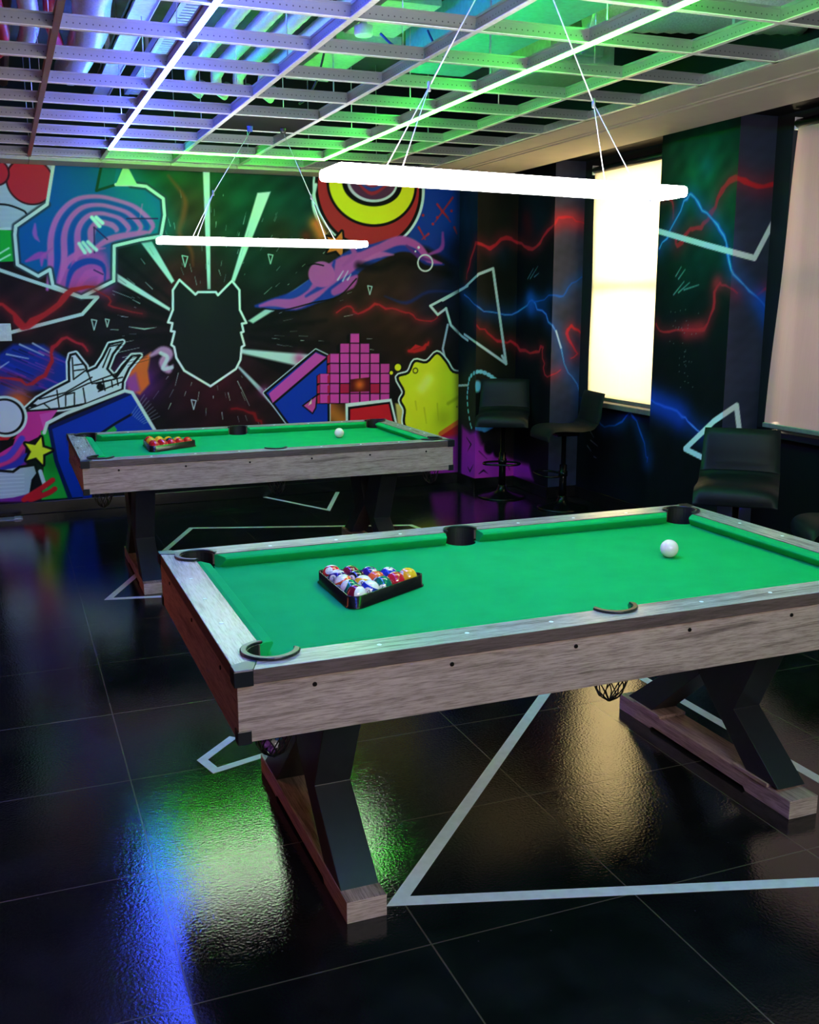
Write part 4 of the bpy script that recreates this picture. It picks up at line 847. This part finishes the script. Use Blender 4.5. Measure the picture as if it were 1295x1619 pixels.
# ------------------------------------------------------------------ pool tables
TL, TW, TH = 2.158, 1.22, .80
ZB, ZR, ZA = .757, .763, .620          # felt, underside of rail, bottom of apron
RW, RP, PC = .098, .056, .110          # rail width, pocket radius, corner pocket centre
SX = TL/2
def arc(cx, cy, r, a0, a1, n=10): return [(cx+r*math.cos(math.radians(a0+(a1-a0)*k/n)), cy+r*math.sin(math.radians(a0+(a1-a0)*k/n))) for k in range(n+1)]
def make_table(loc, label):
    T = thing('pool_table', label, 'pool table', loc)
    # bed
    out = []
    A = math.degrees(math.asin((PC-RW)/RP))
    out += arc(PC, PC, RP, 90+A, -A)                                   # near left
    sa = math.degrees(math.asin((RW-.100)/RP))
    out += arc(SX, .100, RP, 180-sa, sa)                               # near side pocket
    out += arc(TL-PC, PC, RP, 180+A, 90-A)
    out += arc(TL-PC, TW-PC, RP, 270+A, 180-A)
    out += arc(SX, TW-.100, RP, 360-sa, 180+sa)
    out += arc(PC, TW-PC, RP, A, -90-A)
    bm = bmesh.new(); add_prism(bm, [(x, y, ZB-.05) for x, y in out], (0, 0, .05)); link_mesh('playfield', bm, M['felt'], T)
    # rails: mitred top boards with pocket cut-outs
    c45 = PC-RP*.7071
    longr = [(0, 0), (TL, 0), (TL-c45, c45)] + arc(TL-PC, PC, RP, 315, 180+A)[1:] + arc(SX, .100, RP, 360+sa, 180-sa) + arc(PC, PC, RP, -A, -135)
    shortr = [(0, 0), (c45, c45)] + arc(PC, PC, RP, 225, 90+A)[1:] + arc(PC, TW-PC, RP, -90-A, -225) + [(0, TW)]
    def rail(pts, top, edge, dots):
        bm = bmesh.new(); sides, c1, c2 = add_prism(bm, [(x, y, ZR) for x, y in pts], (0, 0, TH-ZR), 1)
        for f in bm.faces: f.material_index = 1
        bmesh.ops.recalc_face_normals(bm, faces=bm.faces[:])
        for f in bm.faces:
            if f.normal.z > .9: f.material_index = 0
        o = link_mesh('rail', bm, [top, edge], T, .002)
        for x, y in dots:
            b2 = bmesh.new(); add_lathe(b2, [(.0062, TH-.001), (.0062, TH+.0006), (.0055, TH+.0009)], x, y, 14); link_mesh('sight_dot', b2, M['sight'], o)
    sx = [.371, .61, .855, 1.337, 1.579, 1.82]
    rail(longr, M['rail_x'], M['rail_edge_x'], [(x, .052) for x in sx])
    rail([(x, TW-y) for x, y in longr], M['rail_x'], M['rail_edge_x'], [(x, TW-.062) for x in sx])
    rail(shortr, M['rail_y'], M['rail_edge_y'], [(.043, y) for y in (.37, .607, .837)])
    rail([(TL-x, y) for x, y in shortr], M['rail_y'], M['rail_edge_y'], [(TL-.043, y) for y in (.37, .607, .837)])
    # cushions
    prof = [(0, ZB-.002), (0, TH-.003), (.012, TH-.001), (.038, TH-.006), (.043, TH-.012), (.040, TH-.018), (.016, ZB-.002)]
    def cushion(a, b, n, c0, c1):
        a, b, n = Vector((*a, 0)), Vector((*b, 0)), Vector((*n, 0)); d = (b-a).normalized(); bm = bmesh.new(); A, B = [], []
        for w, z in prof:
            A.append(bm.verts.new(a+n*w+d*(w*c0)+Vector((0, 0, z)))); B.append(bm.verts.new(b+n*w-d*(w*c1)+Vector((0, 0, z))))
        m = len(A)
        for k in range(m): bm.faces.new((A[k], A[(k+1) % m], B[(k+1) % m], B[k])).smooth = False
        bm.faces.new(A[::-1]); bm.faces.new(B); link_mesh('cushion', bm, M['felt'], T, .002)
    e = PC+RP*math.cos(math.radians(A))+.004; s0 = RP+.006
    for yy, nn in ((RW, 1), (TW-RW, -1)):
        cushion((e, yy), (SX-s0, yy), (0, nn), .75, .25); cushion((SX+s0, yy), (TL-e, yy), (0, nn), .25, .75)
    cushion((RW, e), (RW, TW-e), (1, 0), .75, .75); cushion((TL-RW, e), (TL-RW, TW-e), (-1, 0), .75, .75)
    # apron panels with screws
    i = .004
    def apron(x0, x1, y0, y1, m, screws):
        bm = bmesh.new(); add_box(bm, x0, x1, y0, y1, ZA, ZR); o = link_mesh('apron', bm, m, T, .0015)
        for (x, y, nx, ny) in screws:
            b2 = bmesh.new(); add_tube(b2, [(x, y, .741), (x+nx*.0025, y+ny*.0025, .741)], [.0062, .0052], 10); link_mesh('screw', b2, M['screw'], o)
    xs = [.19, .547, .904, 1.265, 1.62, 1.977]
    apron(i, TL-i, i, i+.02, M['apron_x'], [(x, i, 0, -1) for x in xs])
    apron(i, TL-i, TW-i-.02, TW-i, M['apron_x'], [(x, TW-i, 0, 1) for x in xs])
    apron(i, i+.02, i+.02, TW-i-.02, M['apron_y'], [(i, y, -1, 0) for y in (.2, .61, 1.02)]); apron(TL-i-.02, TL-i, i+.02, TW-i-.02, M['apron_y'], [(TL-i, y, 1, 0) for y in (.2, .61, 1.02)])
    # black corner caps above, guards below
    for cx, cy, sx_, sy_ in ((0, 0, 1, 1), (TL, 0, -1, 1), (TL, TW, -1, -1), (0, TW, 1, -1)):
        k = .042; bm = bmesh.new()
        pts = [(-.003, -.003), (k, -.003), (k+.022, .052), (.052, k+.022), (-.003, k)]
        add_prism(bm, [(cx+sx_*x, cy+sy_*y, TH-.002) for x, y in pts], (0, 0, .004))
        add_prism(bm, [(cx+sx_*x, cy+sy_*y, ZR-.002) for x, y in [(-.004, -.004), (k, -.004), (k, -.0005), (-.0005, -.0005), (-.0005, k), (-.004, k)]], (0, 0, TH-ZR+.002))
        link_mesh('corner_cap', bm, M['black_plastic'], T, .0015)
        bm = bmesh.new(); g = .034
        add_prism(bm, [(cx+sx_*x, cy+sy_*y, ZA-.004) for x, y in [(.0005, .0005), (g, .0005), (g, .0038), (.0038, .0038), (.0038, g), (.0005, g)]], (0, 0, .034))
        add_box(bm, *sorted((cx+sx_*.001, cx+sx_*g)), *sorted((cy+sy_*.001, cy+sy_*g)), ZA-.005, ZA-.0005)
        link_mesh('corner_guard', bm, M['black_plastic'], T, .002)
    # pockets: C-shaped rim and black cup
    def pocket(cx, cy, a0, a1, rim=.074, w=.017):
        bm = bmesh.new(); o1 = arc(cx, cy, rim, a0, a1, 20); i1 = arc(cx, cy, rim-w, a0, a1, 20); n = len(o1)
        o1[0] = tuple((np.array(o1[0])*.3+np.array(i1[0])*.7)); o1[-1] = tuple((np.array(o1[-1])*.3+np.array(i1[-1])*.7))
        add_prism(bm, [(x, y, TH) for x, y in o1]+[(x, y, TH) for x, y in i1[::-1]], (0, 0, .008)); link_mesh('pocket_rim', bm, M['black_plastic'], T, .003)
        bm = bmesh.new(); r = RP-.001; seg = 28
        ring = lambda z: [bm.verts.new((cx+r*math.cos(2*PI*k/seg), cy+r*math.sin(2*PI*k/seg), z)) for k in range(seg)]
        A_, B_ = ring(.66), ring(ZB-.004)
        for k in range(seg): bm.faces.new((A_[k], A_[(k+1) % seg], B_[(k+1) % seg], B_[k]))
        bm.faces.new(A_)
        p = arc(cx, cy, r, a0+12, a1-12, 18); lo = [bm.verts.new((x, y, ZB-.004)) for x, y in p]; hi = [bm.verts.new((x, y, TH+.001)) for x, y in p]
        for k in range(len(p)-1): bm.faces.new((lo[k], lo[k+1], hi[k+1], hi[k]))
        link_mesh('pocket', bm, M['pocket_black'], T, fix=False)
    def net(cx, cy):
        bm = bmesh.new(); n = 9
        for k in range(n):
            for sgn in (-1, 1):
                pts = []
                for j in range(9):
                    f = j/8; a = 2*PI*k/n+sgn*f*1.5; rr = .054*(1-f**3)**.5*(1-.18*f)+.004; pts.append((cx+rr*math.cos(a), cy+rr*math.sin(a), .662-.138*f))
                add_tube(bm, pts, .0019, 5)
        link_mesh('pocket_net', bm, M['cable_black'], T)
    for cx, cy in ((PC, PC), (TL-PC, PC), (TL-PC, TW-PC), (PC, TW-PC), (SX, .104), (SX, TW-.104)): net(cx, cy)
    pocket(PC, PC, 95, 355); pocket(TL-PC, PC, 185, 445); pocket(TL-PC, TW-PC, 275, 535); pocket(PC, TW-PC, 5, 265)
    pocket(SX, .104, 176, 364, .068, .014); pocket(SX, TW-.104, -4, 184, .068, .014)
    # trestles: wooden foot, two bent black boards meeting at the middle
    YC = TW/2; half = .487
    for fx in (.298, 1.786):
        w = .114; bm = bmesh.new()
        ft = [(YC-half, 0), (YC-half+.21, 0), (YC-half+.222, .012), (YC+half-.222, .012), (YC+half-.21, 0), (YC+half, 0), (YC+half, .063), (YC-half, .063)]
        add_prism(bm, [(fx, y, z) for y, z in ft], (w, 0, 0)); bmesh.ops.recalc_face_normals(bm, faces=bm.faces[:])
        for f in bm.faces: f.material_index = 1 if abs(f.normal.y) > .9 else 0
        link_mesh('foot', bm, [M['apron_y'], M['apron_x']], T, .0015)
        lift = 0
        if fx > 1:
            lift = .012
            for s in (-1, 1):
                bm = bmesh.new(); ya, yb = sorted((YC+s*(half-.105), YC+s*(half-.275))); add_box(bm, fx-.004, fx+w+.002, ya, yb, .0632, .0752); link_mesh('shim', bm, M['apron_y'], T, .001)
        for s in (-1, 1):
            pr = [(.43, .0635+lift), (.272, .0635+lift), (.003, .318), (.003, .352), (.175, .64), (.372, .64), (.192, .262)]
            bm = bmesh.new(); add_prism(bm, [(fx+.002, YC+s*y, z) for y, z in pr], (w-.004, 0, 0)); link_mesh('leg', bm, M['leg_black'], T, .002)
    # cross bearer under the bed joining legs to the frame
    bm = bmesh.new()
    for fx in (.28, 1.768): add_box(bm, fx, fx+.15, i+.021, TW-i-.021, .64, ZB-.052)
    link_mesh('bearer', bm, M['leg_black'], T)
    return T
T1 = (.437, 2.189, 0); T2 = (.337, 5.553, 0)
table1 = make_table(T1, 'near pool table with green cloth and numbered balls in the rack')
table2 = copy_tree(table1); table2.location = T2
table2['label'] = 'far pool table with green cloth and red and yellow balls'
for ch in list(table2.children):
    if ch.name.startswith('shim'): bpy.data.objects.remove(ch)

# ------------------------------------------------------------------ racks and balls
def rack(T, ox, oy, side, label):
    """triangle with its flat side toward -x"""
    h = side*.8660
    cen = Vector((ox+h/3, oy, 0)); V3 = [Vector((ox, oy-side/2, 0)), Vector((ox+h, oy, 0)), Vector((ox, oy+side/2, 0))]
    def loop(off, rad):
        pts = []
        for k in range(3):
            v = V3[k]; d = (v-cen).normalized(); c = v - d*rad*2; a0 = math.atan2(d.y, d.x)
            for j in range(9):
                a = a0-PI/3+2*PI/3*j/8; pts.append(c+Vector((math.cos(a), math.sin(a), 0))*(rad+off))
        return pts
    r = thing('ball_rack', label, 'ball rack', (T[0], T[1], ZB))
    bm = bmesh.new(); sec = [(.0, .001), (.010, .001), (.010, .004), (.0055, .007), (.005, .038), (.0, .038)]; rows = []
    for off, z in sec: rows.append([bm.verts.new(p+Vector((0, 0, z))) for p in loop(off, .022)])
    n = len(rows[0])
    for a in range(len(rows)):
        A_, B_ = rows[a], rows[(a+1) % len(rows)]
        for k in range(n): bm.faces.new((A_[k], A_[(k+1) % n], B_[(k+1) % n], B_[k])).smooth = True
    link_mesh('frame', bm, M['rack'], r); return r
def rack_spots(ox, oy, R, gap=0.0006):
    d = 2*R+gap; h = d*.8660; x0 = ox+R+.004
    return [[(x0+c*h, oy+(4-c)*d/2-k*d) for k in range(5-c)] for c in range(5)]   # far -> near in each column
BALLC = {1: (240, 176, 34), 2: (30, 56, 170), 3: (206, 30, 48), 4: (44, 30, 120), 5: (236, 100, 52), 6: (10, 108, 90), 7: (116, 20, 46), 8: (14, 14, 18)}
NAME = {1: 'yellow', 2: 'blue', 3: 'red', 4: 'purple', 5: 'orange', 6: 'green', 7: 'maroon', 8: 'black'}
def ball_mat(n, c): 
    k = 'ball_%s' % n
    if k not in M: M[k] = mat(k, c, .07, 0, .5, .01, coat=.7)
    return M[k]
M['ball_white'] = mat('ball_white', (238, 234, 228), .07, 0, .5, .01, coat=.7)
M['ball_ink'] = mat('ball_ink', (16, 16, 22), .2)
def sphere(R, seg=32, rings=20):
    bm = bmesh.new(); bmesh.ops.create_uvsphere(bm, u_segments=seg, v_segments=rings, radius=R)
    for f in bm.faces: f.smooth = True
    return bm
text_cache = {}
def digits(n):
    if n in text_cache: return text_cache[n]
    cu = bpy.data.curves.new('numeral', 'FONT'); cu.body = str(n); cu.size = 1; cu.align_x = 'CENTER'; cu.align_y = 'CENTER'; cu.resolution_u = 3
    ob = bpy.data.objects.new('numeral', cu); COL.objects.link(ob); bpy.context.view_layer.update()
    me = ob.evaluated_get(bpy.context.evaluated_depsgraph_get()).to_mesh()
    vs = [(v.co.x, v.co.y) for v in me.vertices]; fs = [tuple(p.vertices) for p in me.polygons]
    xs_ = [v[0] for v in vs]; ys_ = [v[1] for v in vs]; mx_, my_ = (max(xs_)+min(xs_))/2, (max(ys_)+min(ys_))/2
    vs = [((x-mx_), (y-my_)) for x, y in vs]; h_ = max(ys_)-min(ys_)
    bpy.data.objects.remove(ob); bpy.data.curves.remove(cu); text_cache[n] = (vs, fs, h_); return text_cache[n]
def numbered_ball(n, pos, R, face, spin, label, group):
    """face: numeral direction as (right, up) offsets seen from the camera"""
    p = Vector(pos); tocam = (Vector((0, 0, CAM_H))-p).normalized(); right = tocam.cross(Vector((0, 0, 1))).normalized()*-1; up = tocam.cross(right)
    if up.z < 0: up = -up
    fx_, fy_ = face; k = max(.05, 1-fx_*fx_-fy_*fy_)**.5; d = (right*fx_+up*fy_+tocam*k).normalized()
    e1 = up.cross(d).normalized(); e2 = d.cross(e1)
    a = e1*math.cos(spin)+e2*math.sin(spin); b_ = -e1*math.sin(spin)+e2*math.cos(spin)      # text x, y
    base = (n-1) % 8+1; striped = n > 8; m = ball_mat(base, BALLC[base])
    B = thing('billiard_ball', label, 'ball', pos, 0, group)
    bm = sphere(R)
    if striped:
        bm.free(); bm = sphere(R, 64, 48); ax = b_
        rot = Vector((0, 0, 1)).rotation_difference(ax).to_matrix().to_4x4(); bmesh.ops.transform(bm, matrix=rot, verts=bm.verts)
        for f in bm.faces: f.material_index = 1 if abs(f.calc_center_median().normalized().dot(ax)) > .56 else 0
    link_mesh('ball_body', bm, [m, M['ball_white']], B, fix=False)
    def on_sphere(x, y, r): return (d+a*x+b_*y).normalized()*r
    bm = bmesh.new(); seg = 24; c0 = bm.verts.new(on_sphere(0, 0, R*1.004)); prev = None
    for q in (.15, .3, .45):
        ring = [bm.verts.new(on_sphere(q*math.cos(2*PI*j/seg), q*math.sin(2*PI*j/seg), R*1.004)) for j in range(seg)]
        for j in range(seg):
            bm.faces.new((c0, ring[j], ring[(j+1) % seg])) if prev is None else bm.faces.new((prev[j], ring[j], ring[(j+1) % seg], prev[(j+1) % seg]))
        prev = ring
    disc = link_mesh('number_disc', bm, M['ball_white'], B, fix=False)
    vs, fs, h_ = digits(n); s_ = (.5 if n < 10 else .42)/h_
    bm = bmesh.new(); vv = [bm.verts.new(on_sphere(x*s_, y*s_, R*1.009)) for x, y in vs]
    for f in fs:
        try: bm.faces.new([vv[t_] for t_ in f])
        except ValueError: pass
    link_mesh('numeral', bm, M['ball_ink'], disc, fix=False)
    return B
RB = .0300
rack(T1, .440, .645, .352, 'black triangle rack on the near table holding numbered balls')
cols = [[11, 12, 13, 14, 15], [7, 8, 9, 10], [4, 5, 6], [2, 3], [1]]
FACE = {11: (-.3, .4, .2), 12: (-.5, .05, .2), 13: (-.5, -.45, .3), 14: (-.3, -.75, .8), 15: (-.3, -.92, 1.5), 7: (-.2, -.8, 0), 8: (-.55, .1, .2), 9: (-.1, .1, -.2), 10: (-.2, -.15, -.5), 4: (.62, .3, .4), 5: (.12, -.1, .3), 6: (0, -.3, .1), 2: (.1, .9, 0), 3: (0, -.7, 0), 1: (-.75, .3, .2)}
for ci, col in enumerate(rack_spots(.440-.003, .645, RB)):
    for k, (x, y) in enumerate(col):
        n = cols[ci][k]; b8 = (n-1) % 8+1; kind = 'striped %s and white' % NAME[b8] if n > 8 else 'solid %s' % NAME[b8]
        fx_, fy_, sp_ = FACE[n]
        numbered_ball(n, (T1[0]+x, T1[1]+y, ZB+RB+.0009), RB, (fx_, fy_), sp_, '%s ball number %d in the near table rack' % (kind, n), 'numbered balls in the near rack')
# far table: plain red and yellow balls
rack(T2, .425, .650, .352, 'black triangle rack on the far table holding red and yellow balls')
reds = mat('ball_plain_red', (200, 16, 22), .07, 0, .5, .01, coat=.7); yell = mat('ball_plain_yellow', (240, 176, 24), .07, 0, .5, .01, coat=.7); blk = ball_mat(8, BALLC[8])
pat = [['r', 'y', 'y', 'r', 'r'], ['y', 'y', 'r', 'r'], ['y', 'k', 'r'], ['y', 'r'], ['r']]
protos = {}
rowname = ['row nearest left rail', 'second row', 'middle row', 'two-ball row', 'tip']
nth = ['first', 'second', 'third', 'fourth', 'fifth']
for ci, col in enumerate(rack_spots(.425-.003, .650, RB)):
    for k, (x, y) in enumerate(col):
        t_ = pat[ci][k]; nm = {'r': 'red', 'y': 'yellow', 'k': 'black'}[t_]
        if t_ not in protos: protos[t_] = o = link_mesh('billiard_ball', sphere(RB, 24, 16), {'r': reds, 'y': yell, 'k': blk}[t_], fix=False)
        else: o = protos[t_].copy(); COL.objects.link(o)
        o.location = (T2[0]+x, T2[1]+y, ZB+RB+.0009)
        where = 'at the tip of the far rack' if ci == 4 else '%s from mural side, %s of far rack' % (nth[k], rowname[ci])
        tag(o, 'plain %s ball %s' % (nm, where), 'ball', 'plain balls in the far rack')
RC = .0315
for T, (x, y), lab in ((T1, (1.655, .642), 'white cue ball alone on the near table cloth'), (T2, (1.648, .682), 'white cue ball alone on the far table cloth')):
    o = link_mesh('cue_ball', sphere(RC, 40, 24), M['white_ball'], fix=False); o.location = (T[0]+x, T[1]+y, ZB+RC+.0003); tag(o, lab, 'ball')

# crumpled wrapper caught in the net under the near corner pocket
r = thing('crumpled_wrapper', 'crumpled violet and blue wrapper in the net under the near corner pocket', 'wrapper', (T1[0]+PC-.004, T1[1]+PC-.004, .556)); rng = random.Random(3)
for m_, (dx, dz) in ((M['violet_foil'], (-.018, .012)), (M['blue_foil'], (.014, .026)), (M['violet_foil'], (-.002, -.006)), (M['tray'], (.006, .006))):
    bm = bmesh.new(); bmesh.ops.create_icosphere(bm, subdivisions=2, radius=.011)
    for v in bm.verts: v.co *= rng.uniform(.7, 1.3)
    bmesh.ops.translate(bm, vec=(dx, -.008, dz), verts=bm.verts); link_mesh('foil_fold', bm, m_, r)

# ------------------------------------------------------------------ bar stools
def shell(prof, width, th, narrow=0.0):
    """upholstered shell from a side profile [(forward, z)], padded edge"""
    P = smooth_path([np.array(p) for p in prof], 5); n = len(P); bm = bmesh.new(); W = 12; T, B = [], []
    for i, p in enumerate(P):
        t_ = P[min(i+1, n-1)]-P[max(i-1, 0)]; t_ = t_/np.hypot(*t_); nn = np.array([-t_[1], t_[0]]); f = i/(n-1)
        edge = min(1, 3.2*min(f, 1-f)+.25)
        ta, tb = [], []
        for j in range(W+1):
            s = j/W*2-1; w = width/2*(1-narrow*f); k = (1-abs(s)**5)*edge
            crown = .012*(1-s*s)
            a = p+nn*(th/2*k-crown); b = p-nn*(th/2*k+crown)
            ta.append(bm.verts.new((s*w, -a[0], a[1]))); tb.append(bm.verts.new((s*w, -b[0], b[1])))
        T.append(ta); B.append(tb)
    for S in (T, B):
        for i in range(n-1):
            for j in range(W): bm.faces.new((S[i][j], S[i][j+1], S[i+1][j+1], S[i+1][j])).smooth = True
    for i in range(n-1):
        for j in (0, W): bm.faces.new((T[i][j], T[i+1][j], B[i+1][j], B[i][j])).smooth = True
    for i in (0, n-1):
        for j in range(W): bm.faces.new((T[i][j], T[i][j+1], B[i][j+1], B[i][j])).smooth = True
    return bm
def stool(label, x, y, rz, h):
    """local -y is forward"""
    S = thing('bar_stool', label, 'bar stool', (x, y, 0), rz, 'black bar stools by the windows')
    link_mesh('seat', shell([(.205, h-.075), (.20, h-.03), (.165, h+.0), (.08, h+.006), (-.06, h-.002), (-.15, h+.012), (-.19, h+.05)], .43, .045), M['chair'], S)
    link_mesh('backrest', shell([(-.192, h+.045), (-.212, h+.10), (-.222, h+.18), (-.236, h+.25), (-.246, h+.285)], .43, .04, .06), M['chair'], S)
    bm = bmesh.new(); add_lathe(bm, [(.205, 0.0), (.207, .006), (.19, .014), (.10, .028), (.05, .05), (.034, .085), (.032, .1)], 0, 0, 32); link_mesh('base', bm, M['chrome_dark'], S)
    bm = bmesh.new(); add_lathe(bm, [(.029, .1), (.029, h*.55), (.019, h*.55), (.019, h-.045)], 0, 0, 20); link_mesh('pole', bm, M['chrome_dark'], S)
    bm = bmesh.new(); add_box(bm, -.09, .09, -.09, .09, h-.05, h-.026); link_mesh('seat_plate', bm, M['chrome_dark'], S, .004)
    bm = bmesh.new(); z = h*.44
    pts = [(.0, .0)]+[(.13*math.sin(a), -.02-.16*(1-math.cos(a))*.62-.02) for a in ()]
    loop = [(-.03, -.02), (-.12, -.06), (-.15, -.12), (-.13, -.19), (-.06, -.21), (.06, -.21), (.13, -.19), (.15, -.12), (.12, -.06), (.03, -.02)]
    add_tube(bm, [(p[0], p[1], z) for p in smooth_path([np.array(q) for q in loop], 4)], .0095, 8); add_lathe(bm, [(.036, z-.02), (.036, z+.02)], 0, 0, 20); link_mesh('footrest', bm, M['chrome_dark'], S)
    return S
stool('black bar stool with square back standing in the corner by the mural', 3.83, 7.53, math.radians(-30), .685)
stool('black bar stool seen from the side in front of the bright window', 4.06, 6.92, math.radians(-98), .635)
stool('black bar stool with square back between the two windows', 3.66, 4.38, math.radians(-42), .635)
stool('black bar stool cut off by the right edge of the photo', 3.86, 3.80, math.radians(-118), .52)

# ------------------------------------------------------------------ lights
def area(name, loc, target, sx, sy, col, power):
    l = bpy.data.lights.new(name, 'AREA'); l.shape = 'RECTANGLE'; l.size = sx; l.size_y = sy; l.color = col; l.energy = power
    o = bpy.data.objects.new(name, l); COL.objects.link(o); o.location = loc
    o.rotation_euler = (Vector(target)-Vector(loc)).to_track_quat('-Z', 'Y').to_euler(); return o
area('daylight_far_window', (5.3, 6.55, 1.8), (4.4, 6.55, 1.7), 1.4, 1.9, (1, .80, .48), 165)
area('daylight_near_window', (5.3, 4.3, 1.8), (4.4, 4.3, 1.7), 1.4, 1.9, (1, .76, .70), 30)
area('room_light_behind_camera', (1.3, -1.6, 2.5), (1.6, 3.5, .6), 2.2, 1.0, (1, .86, .76), 90)
area('grid_fill_uplight', (1.4, .4, 1.95), (1.4, .9, 2.63), 1.2, .2, (1, .95, .9), 34)  # added fill with no fitting, brightens the ceiling grid from below
area('red_neon_glow', (-1.5, 4.6, 1.3), (1.0, 4.4, .6), .3, 2.6, (1, .24, .12), 17)
w = bpy.data.worlds.new('world'); SC.world = w; w.use_nodes = True
w.node_tree.nodes['Background'].inputs[0].default_value = (.5, .55, .65, 1); w.node_tree.nodes['Background'].inputs[1].default_value = .03
